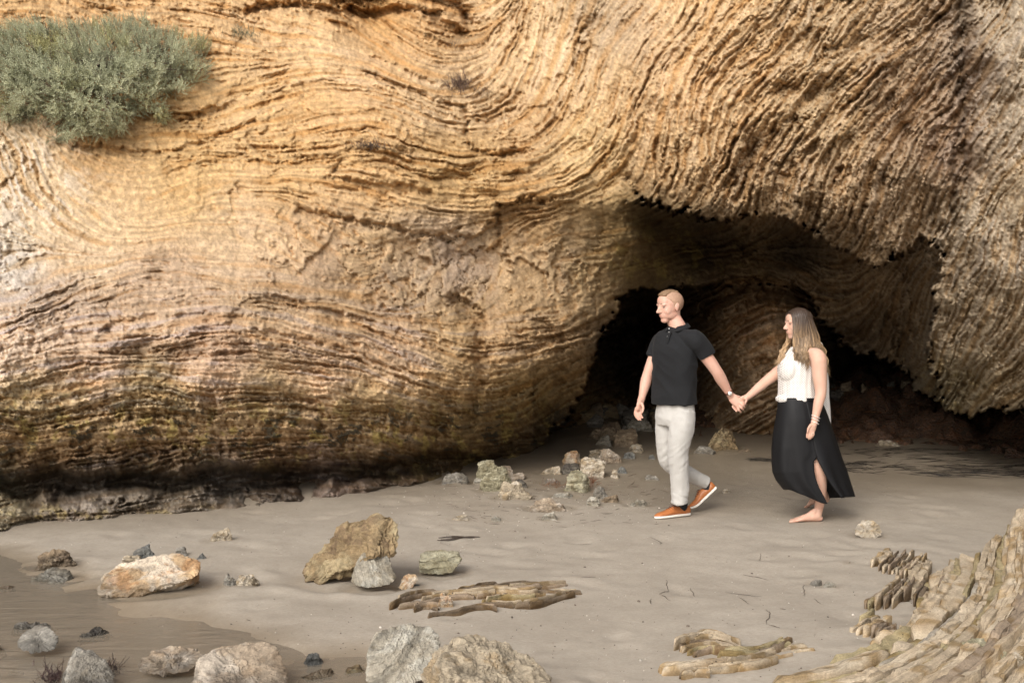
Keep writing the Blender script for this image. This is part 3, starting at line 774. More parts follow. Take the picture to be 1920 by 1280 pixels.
PAL = {  # body, vein/bed, stain
 'cream': ((.46, .385, .28), (.58, .51, .41), (.34, .23, .11)),
 'orange': ((.56, .40, .24), (.64, .54, .42), (.42, .19, .06)),
 'grey': ((.27, .245, .205), (.36, .335, .29), (.18, .15, .11)),
 'pale': ((.36, .325, .26), (.48, .45, .38), (.24, .19, .12)),
 'olive': ((.31, .225, .125), (.40, .32, .19), (.13, .08, .055)),
 'brown': ((.27, .20, .13), (.36, .28, .19), (.14, .10, .07)),
 'green': ((.31, .28, .185), (.42, .39, .28), (.20, .155, .08)),
 'blue': ((.185, .185, .175), (.26, .26, .24), (.15, .135, .11)),
 'dark': ((.12, .105, .09), (.18, .16, .13), (.06, .05, .04)),
 'pink': ((.42, .335, .245), (.50, .43, .35), (.27, .19, .12)),
}
def rock(name, center, pts, pal, seed, sub=5, bed=(0, .3, 1), bedamp=.03, rough=.05, soft=34, wet=0.0, label=None, cat=None, group=None, extra=None, stain=.5, chips=None):
    """a stone: hull of pts (metres, about center), eased, then weathered. bed = bedding normal"""
    V, Fc = icodirs(sub)
    c, pl = hull_planes(pts); cen = Vector(c)
    ex_ = np.array([[abs(p[k] - c[k]) for k in range(3)] for p in pts]).max(0); V = V * ex_; V = V / np.linalg.norm(V, axis=1, keepdims=True)
    r = np.random.default_rng(seed)
    size = max((Vector(p) - c).length for p in pts)
    # a few extra chips
    ch = chips or ((9, .74, .92) if sub < 6 and name == 'rock' else (4, .90, .97))
    for k in range(ch[0]):
        n = Vector(r.normal(0, 1, 3)).normalized()
        sup = max(n.dot(Vector(p) - c) for p in pts)
        pl.append((n, sup * r.uniform(ch[1], ch[2])))
    N = np.array([p[0] for p in pl]); H = np.array([max(p[1], 1e-3) for p in pl])
    q = (V @ N.T) / H            # 1/r for every plane
    q = np.maximum(q, 0)
    wq = np.power(q, soft); rad = 1.0 / (np.power(wq.sum(1), 1 / soft))
    NR = (wq / wq.sum(1, keepdims=True)) @ N; NR /= np.linalg.norm(NR, axis=1, keepdims=True) + 1e-9; NR = .85 * NR + .15 * V
    P = V * rad[:, None]
    b = np.array(bed, float); b /= np.linalg.norm(b)
    s_ = P @ b / size
    w1 = nz3(P / size, (1.4,) * 3, seed, 3)
    ph = (s_ + .10 * w1) * 9
    fr = ph - np.floor(ph)
    lay = np.random.default_rng(seed + 5).uniform(-1, 1, 200)[(np.floor(ph).astype(int) % 200)]
    step = lay * (1 - sstep(.8, 1, fr)) - .9 * np.exp(-((fr - .9) / .07) ** 2)
    ph2 = (s_ + .07 * w1) * 27
    fine = nz3(P / size, (4.5,) * 3, seed + 3, 5)
    d = size * (bedamp * step * .6 + bedamp * .35 * np.sin(ph2 * 2 * math.pi) * (.3 + np.clip(w1, 0, 1)) + rough * 1.15 * fine + rough * .28 * nz3(P / size, (13,) * 3, seed + 4, 3) + rough * 1.3 * nz3(P / size, (1.9,) * 3, seed + 9, 2))
    P = P + NR * d[:, None]
    base, vein, sta = [np.array(x) for x in PAL[pal]]
    m1 = sstep(-.15, .35, nz3(P / size, (1.6,) * 3, seed + 20, 4) + .25 * lay)
    m2 = sstep(.1, .45, nz3(P / size, (2.3,) * 3, seed + 40, 5)) * stain
    C = base * (1 - m1[:, None]) + vein * m1[:, None]
    C = C * (1 - m2[:, None]) + sta * m2[:, None]
    C = C * .82 * (1 + .12 * lay[:, None] + .14 * fine[:, None])
    P = P + np.array(c)
    # tide line: lower part darker and damp
    zz = P[:, 2] + center[2]
    wl = sstep(.07, .0, zz + .03 * fine) if wet < .5 else sstep(.10, .02, zz + .03 * fine)
    C = C * (1 - (.30 + .25 * wet) * wl[:, None])
    W = np.clip(wl * (.4 + wet), 0, 1)
    me = mesh_from(name, P, Fc, M_ROCK); set_col(me, np.clip(C, .01, .75))
    a = me.attributes.new('wet', 'FLOAT', 'POINT'); a.data.foreach_set('value', W.astype(np.float32))
    a = me.attributes.new('bed', 'FLOAT', 'POINT'); a.data.foreach_set('value', (s_ * size).astype(np.float32))
    ROCKLOG.append((center[0] + cen[0], center[1] + cen[1], float((P[:, 0].max() - P[:, 0].min()) / 2), float((P[:, 1].max() - P[:, 1].min()) / 2)))
    crisp(me, .42 if sub > 4 else .5)
    ob = link(name, me); ob.location = center
    tag(ob, label, cat or 'rock', group)
    return ob

def boxpts(w, d, h, seed, taper=.75, sink=.25, yaw=0.0, tilt=0.0, nz=.22):
    """irregular block: half extents; sunk into the sand"""
    r = np.random.default_rng(seed); out = []
    for sx_ in (-1, 1):
        for sy_ in (-1, 1):
            for sz_ in (0, 1):
                k = (taper if sz_ else 1) * r.uniform(.72, 1.08)
                p = Vector((sx_ * w * k * (1 + r.normal(0, nz)), sy_ * d * k * (1 + r.normal(0, nz)), (h * (1 + r.normal(0, nz * 1.3))) if sz_ else -h * sink))
                if sz_: p.z += tilt * p.x
                p = Matrix.Rotation(yaw, 3, 'Z') @ p
                out.append(p)
    out.append(Vector((r.normal(0, .3) * w, r.normal(0, .3) * d, h * r.uniform(1.0, 1.2))))
    return out

def quick(u0, u1, vtop, vbot, pal, seed, label, name='rock', sub=4, depth=.7, z=0.0, group=None, **kw):
    """a stone seen in the photo between columns u0..u1, its top at vtop and its foot at vbot"""
    p = gnd((u0 + u1) / 2, vbot, z)
    z0 = sand_z(p.x, p.y) if z == 0 else z
    D = p.y
    w = (u1 - u0) / 2 * D / F
    dd = w * depth
    p.y += dd * .75
    h = (vbot - vtop) * D / F * 1.0
    # part of the visible height is its depth seen from above
    h = max(h - 2 * dd * (CAMZ / D) * .55, h * .55)
    tilt = kw.pop('tilt', 0.0); yaw = kw.pop('yaw', 0.0); taper = kw.pop('taper', .62); yaw += float(np.random.default_rng(seed + 77).uniform(-.5, .5))
    pts = boxpts(w * 1.08, dd, h, seed, yaw=yaw, tilt=tilt, taper=taper)
    p.z = z0 - .014
    return rock(name, p, pts, pal, seed, sub=sub, label=label, group=group, **kw)

def ppts(c, D, lst):
    """hull points given as pixel + depth offset from D"""
    return [at(u, v, D + dy) - c for u, v, dy in lst]

# -- hero stones -----------------------------------------------------------
c = gnd(275, 1112); D = c.y
c.z = -.02
rock('slab_rock', c, ppts(c, D, [(184,1090,.0),(190,1115,-.02),(240,1122,-.06),(345,1092,-.02),(370,1070,.05),(372,1052,.12),(340,1040,.16),(300,1046,.2),(200,1072,.18),(220,1060,.28),(320,1040,.3),
     (184,1125,.2),(370,1100,.3)]), 'orange', 101, sub=6, bed=(-.22, -.35, .9), bedamp=.04, rough=.03, soft=50, wet=1, label='long flat cream and orange slab of rock lying in the pool')
c = gnd(655, 1092); D = c.y; c.z = 0
rock('leaning_rock', c, ppts(c, D, [(564,1078,.02),(568,1092,-.02),(600,1094,-.04),(640,1070,-.10),(700,1040,-.16),(742,1046,-.06),(748,1012,.0),(738,962,.10),(715,957,.14),(640,986,.16),(600,1030,.14),
     (570,1062,.10),(730,1000,.26),(640,1015,.28),(600,1080,.16)]), 'olive', 102, sub=6, bed=(-.56, -.40, .72), bedamp=.07, rough=.05, soft=44, label='large olive brown slab tilted up on a smaller pale stone')
c = gnd(700, 1106); D = c.y; c.z = 0
rock('rock', c, ppts(c, D, [(650,1092,.02),(656,1072,.03),(684,1030,.10),(702,1024,.12),(728,1044,.08),(742,1075,.02),(741,1100,-.03),(728,1108,-.06),(700,1088,-.03),(660,1098,-.02),(720,1040,.2),(670,1070,.2)]),
     'pale', 103, sub=5, bed=(.8, -.2, .5), bedamp=.012, rough=.04, label='pale pitted saddle shaped stone propping the tilted olive slab')
c = gnd(826, 1077); D = c.y; c.z = 0
rock('rock', c, ppts(c, D, [(784,1076,-.02),(786,1044,.0),(792,1034,.08),(830,1030,.14),(866,1032,.12),(870,1052,.05),(864,1070,-.02),(830,1078,-.05),(860,1036,.2),(800,1034,.2)]),
     'green', 104, sub=5, bed=(-.05, -.1, 1), bedamp=.05, rough=.03, label='blocky grey green stone with level cracks near the tilted slab')
c = gnd(765, 1104); D = c.y; c.z = 0
rock('rock', c, ppts(c, D, [(742,1104,.0),(752,1082,.03),(764,1072,.06),(782,1076,.06),(788,1086,.04),(770,1104,-.02),(752,1108,-.03),(780,1080,.12)]),
     'orange', 105, sub=4, bed=(.75, -.3, -.4), bedamp=.03, label='small orange striped stone between the saddle shaped and blocky stones')
quick(768, 792, 1088, 1100, 'blue', 106, 'small flat grey stone behind the orange striped stone', depth=.8)
c = gnd(760, 1290); D = c.y; c.z = 0
rock('boulder', c, ppts(c, D, [(684,1262,.0),(690,1215,.05),(712,1180,.12),(740,1168,.18),(800,1172,.20),(824,1192,.16),(822,1230,.05),(800,1275,-.08),(740,1300,-.12),(690,1290,-.05),(760,1175,.35),(700,1200,.3),(810,1195,.35)]),
     'pale', 107, sub=6, bed=(-.55, -.2, .8), bedamp=.018, rough=.035, label='rounded grey pitted boulder at the bottom edge, left of the biggest one', stain=.3)
c = gnd(915, 1330); D = c.y; c.z = 0
rock('boulder', c, ppts(c, D, [(784,1265,-.02),(800,1235,.05),(845,1188,.14),(880,1184,.18),(930,1200,.2),(985,1230,.2),(1045,1278,.16),(1060,1310,.05),(960,1340,-.2),(850,1340,-.22),(790,1310,-.1),(830,1240,-.08),(900,1230,.05),(880,1190,.4),(1000,1240,.45)]),
     'cream', 108, sub=6, bed=(.3, -.7, .7), bedamp=.02, rough=.045, soft=46, label='biggest cream boulder with grey green patches at the bottom edge')
c = gnd(450, 1290); D = c.y; c.z = -.03
rock('boulder', c, ppts(c, D, [(360,1270,.0),(372,1238,.06),(430,1215,.12),(490,1203,.16),(520,1215,.14),(545,1270,.02),(540,1310,-.1),(420,1320,-.15),(360,1300,-.08),(470,1205,.35),(400,1225,.3)]),
     'pink', 109, sub=6, bed=(.2, -.35, .9), bedamp=.035, rough=.03, wet=1, label='broad layered pinkish grey rock at the water edge, bottom of photo')
c = gnd(318, 1262); D = c.y; c.z = -.03
rock('rock', c, ppts(c, D, [(242,1258,.0),(250,1232,.05),(290,1216,.12),(345,1214,.15),(392,1222,.12),(398,1232,.1),(370,1258,-.02),(300,1266,-.05),(340,1216,.25)]),
     'pink', 110, sub=5, bed=(-.5, -.2, .8), bedamp=.03, wet=1, label='long pink and tan rock in the pool beside the layered pinkish one')
quick(345, 402, 1213, 1232, 'brown', 111, 'low brown knobbly stone behind the pink and tan rock', wet=1, depth=.5)
c = gnd(160, 1290); D = c.y; c.z = -.03
rock('boulder', c, ppts(c, D, [(112,1290,.0),(120,1255,.04),(140,1215,.1),(165,1222,.12),(196,1235,.08),(215,1262,.04),(210,1300,-.06),(150,1310,-.12),(150,1218,.25),(185,1240,.25)]),
     'grey', 112, sub=6, bed=(.5, -.4, .5), bedamp=.015, rough=.04, wet=1, label='pointed grey boulder at the bottom left with dark red weed')
c = gnd(72, 1222); D = c.y; c.z = -.03
rock('rock', c, ppts(c, D, [(30,1205,.0),(44,1180,.06),(72,1170,.1),(100,1176,.08),(114,1200,.03),(104,1220,-.02),(60,1226,-.04),(34,1216,-.02),(80,1172,.2)]),
     'grey', 113, sub=5, bed=(-.5, .1, .85), bedamp=.010, rough=.028, wet=1, stain=.2, label='rounded grey stone in the pool left of the ridged dark one')
quick(135, 212, 1158, 1186, 'dark', 114, 'ridged dark stone in the pool, right of the rounded grey one', wet=1, sub=5, depth=.5, bedamp=.06, bed=(1, -.3, .4), rough=.07)
quick(0, 105, 1143, 1172, 'grey', 115, 'long grooved grey stone in the pool at the left edge', wet=1, sub=5, depth=.35, bedamp=.08, bed=(1, -.2, .3))
quick(12, 44, 1224, 1242, 'pale', 116, 'pale stone just showing above the water, bottom left', wet=1)
quick(66, 138, 1024, 1061, 'brown', 117, 'rough brown stone behind the grey flat one on wet sand', wet=1, sub=5, tilt=.2, rough=.08)
quick(50, 128, 1054, 1086, 'pale', 118, 'flat grey white stone in front of the rough brown one', wet=1, sub=5, tilt=-.1)
quick(-14, 28, 1080, 1098, 'brown', 119, 'low brown stone cut by the left edge of the photo', wet=1)
quick(236, 292, 1024, 1062, 'blue', 120, 'upright grey wedge stone behind the cream and orange slab', sub=5, taper=.4)
quick(222, 268, 1042, 1068, 'cream', 121, 'cream stone leaning on the grey wedge behind the slab', sub=4)
quick(322, 350, 1024, 1044, 'grey', 122, 'round grey pebble behind the right end of the slab', sub=4)
quick(364, 386, 1037, 1052, 'blue', 123, 'small pointed slate stone off the slab right end', sub=4, taper=.3)
quick(388, 432, 994, 1016, 'cream', 124, 'cream stone alone on smooth sand above the slab', sub=5, taper=.5, tilt=.3)
quick(410, 446, 1077, 1103, 'grey', 125, 'grey knobbly stone touching a cream one, right of the slab', sub=5, rough=.09)
quick(440, 482, 1076, 1103, 'cream', 126, 'cream crusted stone touching a grey knobbly one', sub=5)
quick(556, 612, 1209, 1240, 'blue', 127, 'slate blue pyramid stone beside the flat sunken one', sub=5, taper=.25, wet=1, stain=.2)
quick(560, 640, 1236, 1264, 'brown', 128, 'flat brown stone half sunk below the slate blue pyramid', sub=5, wet=1, depth=.5)
quick(642, 682, 1231, 1253, 'olive', 129, 'small tan stone by the left foot of the pitted boulder', sub=4, wet=1)
quick(566, 640, 1256, 1290, 'pale', 130, 'pale domed stone cut by the bottom edge near the layered rock', sub=5, wet=1)
quick(538, 560, 1256, 1270, 'cream', 131, 'small cream pebble between the layered rock and the pale dome', sub=3, wet=1)
quick(682, 720, 1256, 1286, 'dark', 132, 'dark pointed stone at the foot of the pitted boulder', sub=4, wet=1, taper=.3)
quick(-30, 8, 1183, 1215, 'brown', 133, 'brown weedy stone at the left edge below the grooved one', sub=4, wet=1)
# -- stones below the overhang (cluster in the middle) -----------------------
mid = [
 (822,880,887,908,'grey',"low grey stone at the left end of the middle cluster",.0),
 (884,938,868,906,'green',"tall greenish cream rock behind the white pitted one",.25),
 (906,956,882,922,'green',"folded greenish yellow rock in front of the tall greenish one",.1),
 (882,914,894,908,'pale',"flat pale stone at the foot of the greenish rocks",0),
 (930,998,906,937,'cream',"white stone with black pits, low in the middle cluster",-.15),
 (952,992,885,897,'pink',"low pinkish stone behind the small dark wet one",0),
 (964,992,902,916,'dark',"small dark wet stone right of the folded greenish rock",0),
 (936,962,872,888,'pink',"dull pink stone against the foot of the cliff",0),
 (1013,1052,873,887,'cream',"cream wedge stone with a smooth top, left of the dark lumpy one",.2),
 (1054,1088,846,870,'orange',"orange tan stone on top of the dark lumpy one",.0),
 (1052,1094,864,888,'dark',"dark lumpy stone under the orange tan one",0),
 (1088,1144,867,893,'cream',"broad cream stone with a fuzzy pale top",-.2),
 (1144,1164,878,895,'cream',"small upright cream pebble right of the broad cream stone",-.2),
 (1156,1174,874,887,'blue',"small dark blue pebble behind the upright cream one",0),
 (1060,1108,886,922,'green',"grey green crystalline rock, middle of the cluster",.05),
 (1018,1044,893,905,'grey',"flat grey stone left of the grey green crystalline rock",0),
 (1036,1076,922,934,'pale',"flat pale green stone below the crystalline rock",0),
 (1112,1140,915,934,'grey',"round grey stone on top of the pitted pair",0),
 (1100,1128,930,949,'pale',"pitted pale stone under the round grey one",0),
 (1126,1162,928,942,'brown',"pitted tan stone right of the round grey one",0),
 (996,1068,938,957,'pink',"long flat banded piece lying on the sand",.0),
 (1013,1044,960,974,'pale',"small pale stone nearest the camera below the banded piece",.1),
 (846,880,961,975,'cream',"pale cream stone alone on the sand left of the cluster",0),
 (922,944,965,975,'pale',"tiny pale pebble between two larger cream ones",0),
 (1184,1214,937,949,'pale',"small pale stone left of the front tan shoe",0),
 (1208,1236,889,898,'grey',"low grey stone behind the walking legs",0),
 (1216,1230,852,862,'blue',"tiny blue grey pebble near the trousers",0),
 (1102,1136,842,858,'cream',"cream stone left of the tan layered lump",0),
 (1124,1170,845,868,'pink',"tan layered lump beside two blue grey pebbles",-.1),
 (1166,1194,848,860,'blue',"blue grey pebble right of the tan layered lump",0),
 (1120,1148,818,834,'pale',"white and slate stone in front of the brown rock",0),
 (1150,1200,812,838,'brown',"brown rock behind the white and slate stone",0),
 (1180,1214,832,848,'cream',"cream brown stone by the walking man legs",0),
 (1182,1224,786,808,'pale',"white topped dark stone in the cave mouth",0),
 (1164,1182,794,808,'grey',"small grey stone left of the white topped dark one",0),
 (1126,1166,792,808,'brown',"flat brown stone deep in the cave mouth",0),
 (1098,1158,804,824,'brown',"long brown slab stone at the cave mouth",0),
 (1168,1196,778,794,'grey',"dull grey stone behind the white topped dark one",0),
 (1322,1392,812,846,'olive',"broad olive grey rock on the sand between the two people",0),
 (1300,1352,838,852,'grey',"flat grey rock at the left foot of the broad olive one",0),
 (1384,1410,842,850,'brown',"low brown stone right of the broad olive rock",0),
 (1650,1692,826,836,'cream',"pale stone lying at the edge of the seaweed",0),
 (1354,1372,914,924,'cream',"small cream stone behind the raised shoe",0),
 (856,872,830,842,'orange',"orange pebble lodged on the ledge at the cliff foot",0),
]
for k, (a0, a1, b0, b1, pal, lab, tl) in enumerate(mid[:-1]):
    quick(a0, a1, b0, b1, pal, 300 + k, lab, sub=5 if a1 - a0 > 34 else 4, tilt=tl, bedamp=.022, rough=.055, group='stones scattered by the cave mouth')
c = gnd(1629, 1008); D = c.y; c.z = 0
rock('rock', c, ppts(c, D, [(1598,1003,.0),(1604,988,.02),(1612,974,.06),(1640,974,.08),(1652,990,.04),(1659,1004,.0),(1645,1010,-.03),(1610,1008,-.03),(1630,976,.14)]),
     'cream', 140, sub=5, bed=(-.1, -.1, 1), bedamp=.05, rough=.04, label='pale layered block on open sand right of the barefoot woman')
quick(1518, 1545, 1076, 1092, 'grey', 141, 'dark gritty lump half buried in sand beside a white shell stone', sub=4)
quick(1544, 1568, 1084, 1100, 'pale', 142, 'small white shell like stone beside a dark gritty lump', sub=4, stain=.05)
quick(1587, 1600, 1050, 1056, 'brown', 143, 'tiny brown pebble on the sand near the layered outcrop', sub=3)
# rubble in the dark of the cave: each stone, dim
r = np.random.default_rng(31)
for k in range(46):
    u_ = r.uniform(1100, 1300) if k < 30 else r.uniform(1560, 1720)
    v_ = r.uniform(735, 800) if k < 30 else r.uniform(718, 752)
    D_ = gdist(v_) if v_ > 745 else gdist(745)
    s_ = r.uniform(.05, .15) * (1 if k < 30 else .7)
    p = at(u_, v_, min(D_, 16.5)); p.z = max(0, 1.7 - (v_ - 570) / F * min(D_, 16.5)) * (0 if k < 30 else .95)
    if k < 30: p = at(u_, v_, D_); p.z = 0; p.y = min(p.y, 17)
    rock('cave_rock', p, boxpts(s_, s_ * .8, s_ * 1.1, 500 + k), ('brown', 'dark', 'olive', 'grey')[k % 4] if k < 30 else ('dark', 'brown')[k % 2], 500 + k, sub=3,
         label='dim rounded stone lying on the cave floor in shadow' if k < 30 else 'dim stone above the seaweed at the back of the cave', group='cave floor rubble' if k < 30 else 'stones behind the seaweed')
# ------------------------------------------------------------------ bedded ledges breaking through the sand
M_LAYER = rock_shader('bedded_rock')
LC = {'cream': (.52, .44, .33), 'tan': (.36, .295, .21), 'brown': (.25, .195, .14), 'yellow': (.30, .25, .145), 'dark': (.15, .115, .08), 'pink': (.48, .36, .28), 'grey': (.30, .27, .22)}
def smoothline(pts, step):
    P = [Vector(p) for p in pts]; out = []
    for i in range(len(P) - 1):
        p0, p1, p2, p3 = P[max(i - 1, 0)], P[i], P[i + 1], P[min(i + 2, len(P) - 1)]
        n = max(2, int((p2 - p1).length / step))
        for j in range(n):
            t_ = j / n
            out.append(0.5 * ((2 * p1) + (p2 - p0) * t_ + (2 * p0 - 5 * p1 + 4 * p2 - p3) * t_ ** 2 + (3 * p1 - p0 - 3 * p2 + p3) * t_ ** 3))
    out.append(P[-1])
    return out
def layer(pts, w, h, col, seed, parent, step=.022, lean=0.0, n=10, rough=1.0):
    """one bed: a long irregular slab along pts; pts lie on its top"""
    L_ = smoothline(pts, step); m = len(L_)
    r = np.random.default_rng(seed); vs = []; cs = []; bs = []
    base = np.array(LC[col]); alt = base * (1.25, 1.22, 1.2) if col != 'cream' else base * (.80, .72, .62)
    wf = np.repeat(r.uniform(.62, 1.2, m // 4 + 2), r.integers(2, 8, m // 4 + 2))[:m]
    wf = np.concatenate([wf, np.ones(max(0, m - len(wf)))])
    hf_ = np.repeat(r.uniform(-1.2, .6, m // 4 + 2), r.integers(3, 9, m // 4 + 2))[:m]
    hf_ = np.concatenate([hf_, np.zeros(max(0, m - len(hf_)))])
    prof = [(-1.0, -1.0), (-.96, -.45), (-1.02, -.40), (-.98, -.06), (-.86, 0.03), (.1, .03), (.84, 0.0), (1.0, -.08), (1.02, -.5), (.95, -.55), (1.0, -1.0), (0, -1.1)]
    for i, p in enumerate(L_):
        T = (L_[min(i + 1, m - 1)] - L_[max(i - 1, 0)]); T.normalize()
        S_ = Vector((T.y, -T.x, 0)); S_.normalize()
        e = min(i, m - 1 - i) / max(m - 1, 1)
        ef = min(1.0, (min(i, m - 1 - i) * step) / (w * .9) * .75 + .18)
        for k, (a, b) in enumerate(prof):
            q = p + S_ * (a * w * .5 * wf[i] * ef) + Vector((0, 0, b * h + hf_[i] * h * .10 - (1 - ef) * h * .5 * (b > -.9) + lean * a * w * .5))
            nn = Vector((mnoise.noise(q * 14 + Vector((seed, 0, 0))), mnoise.noise(q * 14 + Vector((0, seed, 5))), mnoise.noise(q * 17 + Vector((9, 0, seed)))))
            n2 = Vector((mnoise.noise(q * 46), mnoise.noise(q * 46 + Vector((7, 1, 3))), mnoise.noise(q * 50 + Vector((2, 8, 3)))))
            q = q + nn * (.16 * w * rough) * .55 + n2 * (.13 * w * rough) * .6
            vs.append(q)
            x = .5 + .7 * mnoise.noise(Vector((q.x * 6, q.y * 6, q.z * 20 + seed)))
            x = min(max(x, 0), 1)
            c = base * (1 - x) + alt * x
            s2 = mnoise.noise(Vector((q.x * 11 + 3, q.y * 11, q.z * 9 + seed)))
            if s2 > .22: c = c * (.72, .64, .50)
            if b < -.4: c = c * (.70, .62, .50)
            cs.append(c); bs.append(a * w * .5 + b * h * .6 + seed * .37)
    fs = []; N = len(prof)
    for i in range(m - 1):
        for k in range(N):
            a = i * N + k; b = i * N + (k + 1) % N
            fs.append((a, b, b + N, a + N))
    fs.append(tuple(range(N))[::-1]); fs.append(tuple(range((m - 1) * N, m * N)))
    me = mesh_from('rock_layer', vs, fs, M_LAYER); crisp(me, .6)
    set_col(me, np.array(cs)); a = me.attributes.new('wet', 'FLOAT', 'POINT')
    a = me.attributes.new('bed', 'FLOAT', 'POINT'); a.data.foreach_set('value', np.array(bs, np.float32))
    ob = link('rock_layer', me); adopt_(ob, parent)
    return ob
def bundle(pts, w, h, col, seed, parent, k=3):
    """a bed split into thin splintery leaves, each a slab of its own"""
    r = np.random.default_rng(seed + 9000)
    P = [Vector(p) for p in pts]
    d = (P[-1] - P[0]).normalized(); s_ = Vector((d.y, -d.x, 0)).normalized()
    cols = {'cream': ['cream', 'tan', 'cream'], 'tan': ['tan', 'brown', 'cream'], 'brown': ['brown', 'dark', 'tan'], 'yellow': ['yellow', 'tan', 'brown'], 'dark': ['dark', 'brown', 'dark'], 'pink': ['pink', 'tan', 'pink']}[col]
    for i in range(k):
        L_ = smoothline(P, .03); m = len(L_)
        a = int(m * max(0, r.uniform(-.3, .35))); b = m - int(m * max(0, r.uniform(-.3, .35)))
        seg = L_[a:b:3] if b - a > 8 else L_
        if seg[-1] is not L_[b - 1]: seg = seg + [L_[b - 1]]
        off = s_ * ((i + .5) / k - .5) * w * 1.25 + Vector((0, 0, r.uniform(-.018, .012)))
        full = [q + off for q in seg]; nbk = 1 if len(full) < 6 else int(r.integers(1, 4))
        cuts = [0] + sorted(r.choice(np.arange(2, max(3, len(full) - 2)), size=min(nbk - 1, max(0, len(full) - 5)), replace=False).tolist()) + [len(full) - 1]
        cc_ = cols[int(r.integers(0, 3))]
        for j_, (c0, c1) in enumerate(zip(cuts[:-1], cuts[1:])):
            if c1 - c0 < 1: continue
            dz = Vector((r.normal(0, .004), r.normal(0, .004), r.uniform(-.016, .006) if j_ else 0))
            layer([q + dz for q in full[c0:c1 + 1]], w / k * r.uniform(.75, 1.25), h, cc_, seed * 7 + i + 31 * j_, parent, step=.016, lean=r.uniform(-.4, .7), rough=1.6)
def adopt_(o, root):
    o.parent = root; o.matrix_parent_inverse = Matrix.Translation(-root.location)
def G(u, v, z=.03):
    return gnd(u, v, z)

# small ledge left of centre
led = empty('rock_ledge', gnd(905, 1125)); tag(led, 'thin brown bedded ledge level with the sand, right of the tilted slab', 'rock')
r = np.random.default_rng(41)
for k, (pts, w, h, col) in enumerate([
    ([(728,1127),(762,1112),(800,1106),(850,1104),(905,1093),(935,1091)], .055, .06, 'brown'),
    ([(745,1129),(790,1122),(836,1113),(880,1110),(930,1104),(985,1106),(1010,1104)], .05, .055, 'tan'),
    ([(860,1100),(905,1097),(955,1097),(1005,1093),(1065,1090)], .05, .06, 'tan'),
    ([(940,1110),(985,1101),(1040,1101),(1088,1101)], .045, .055, 'brown'),
    ([(800,1146),(838,1143),(868,1136),(905,1131),(930,1133)], .035, .05, 'dark'),
    ([(868,1134),(910,1126),(960,1130),(1000,1124),(1050,1113),(1075,1104)], .04, .05, 'brown'),
    ([(905,1120),(945,1117),(985,1116),(1030,1108)], .05, .05, 'yellow'),
    ([(930,1096),(970,1088),(1010,1089)], .03, .05, 'dark'),
    ([(776,1136),(800,1131),(822,1132)], .03, .04, 'dark')]):
    bundle([G(u_, v_, .034 + r.uniform(-.008, .012)) for u_, v_ in pts], w, h, col, 600 + k, led, 3)
quick(816, 856, 1112, 1138, 'orange', 150, 'crusty orange lump on the thin bedded ledge', sub=5, rough=.09, depth=.6)
# small ledge bottom centre right
led = empty('rock_ledge', gnd(1370, 1225)); tag(led, 'cream and yellow bedded ledge in the sand near the bottom, left of the big outcrop', 'rock')
for k, (pts, w, h, col) in enumerate([
    ([(1266,1202),(1295,1191),(1330,1186),(1362,1194),(1385,1204),(1402,1210)], .05, .08, 'tan'),
    ([(1275,1208),(1310,1199),(1350,1199),(1375,1208)], .04, .07, 'brown'),
    ([(1290,1219),(1325,1209),(1365,1212),(1410,1213),(1450,1204),(1472,1190)], .06, .08, 'yellow'),
    ([(1300,1224),(1345,1220),(1395,1221),(1440,1213),(1492,1197)], .05, .07, 'yellow'),
    ([(1236,1250),(1275,1245),(1315,1240),(1365,1237)], .06, .06, 'cream'),
    ([(1330,1246),(1380,1243),(1425,1235),(1455,1225)], .05, .06, 'tan'),
    ([(1362,1236),(1410,1231),(1446,1221),(1480,1213)], .055, .07, 'cream'),
    ([(1478,1212),(1500,1208),(1520,1204)], .07, .05, 'cream'),
    ([(1275,1256),(1300,1254),(1330,1253)], .035, .04, 'brown')]):
    bundle([G(u_, v_, .040 + r.uniform(-.008, .012)) for u_, v_ in pts], w, h, col, 640 + k, led, 3)
# the big curved outcrop at the lower right
out_ = empty('rock_outcrop', gnd(1800, 1180)); tag(out_, 'big outcrop of curved cream and brown rock beds, lower right corner', 'rock')
CR = [
 [(1764,1056,.10),(1758,1080,.10),(1744,1105,.08),(1730,1128,.06),(1722,1140,.03)],
 [(1790,1052,.16),(1786,1080,.15),(1768,1112,.13),(1745,1146,.10),(1728,1170,.05),(1705,1188,.02)],
 [(1816,1042,.22),(1820,1075,.20),(1794,1118,.18),(1762,1152,.15),(1725,1184,.12),(1685,1212,.09),(1628,1227,.07),(1598,1246,.06),(1551,1254,.05),(1490,1266,.045),(1447,1275,.035)],
 [(1868,1012,.42),(1852,1045,.34),(1846,1080,.27),(1825,1120,.22),(1790,1160,.17),(1750,1195,.13),(1700,1228,.09),(1640,1252,.06),(1570,1274,.05),(1500,1292,.04)],
 [(1898,975,.58),(1880,1020,.45),(1876,1085,.32),(1850,1130,.26),(1815,1170,.20),(1770,1210,.14),(1715,1245,.09),(1650,1277,.05),(1580,1302,.03)],
 [(1925,940,.74),(1908,1010,.54),(1905,1095,.36),(1880,1140,.28),(1840,1185,.22),(1790,1230,.15),(1730,1270,.09),(1660,1312,.04)],
 [(1958,900,.95),(1946,1010,.62),(1940,1105,.40),(1910,1150,.29),(1870,1200,.20),(1815,1250,.12),(1750,1300,.06),(1690,1345,.02)],
 [(2005,870,1.15),(1990,1010,.70),(1980,1110,.42),(1945,1165,.28),(1900,1215,.16),(1840,1270,.07),(1780,1330,.02)],
 [(2070,850,1.3),(2050,1010,.75),(2035,1120,.42),(1990,1190,.24),(1940,1250,.10),(1880,1320,.02)],
]
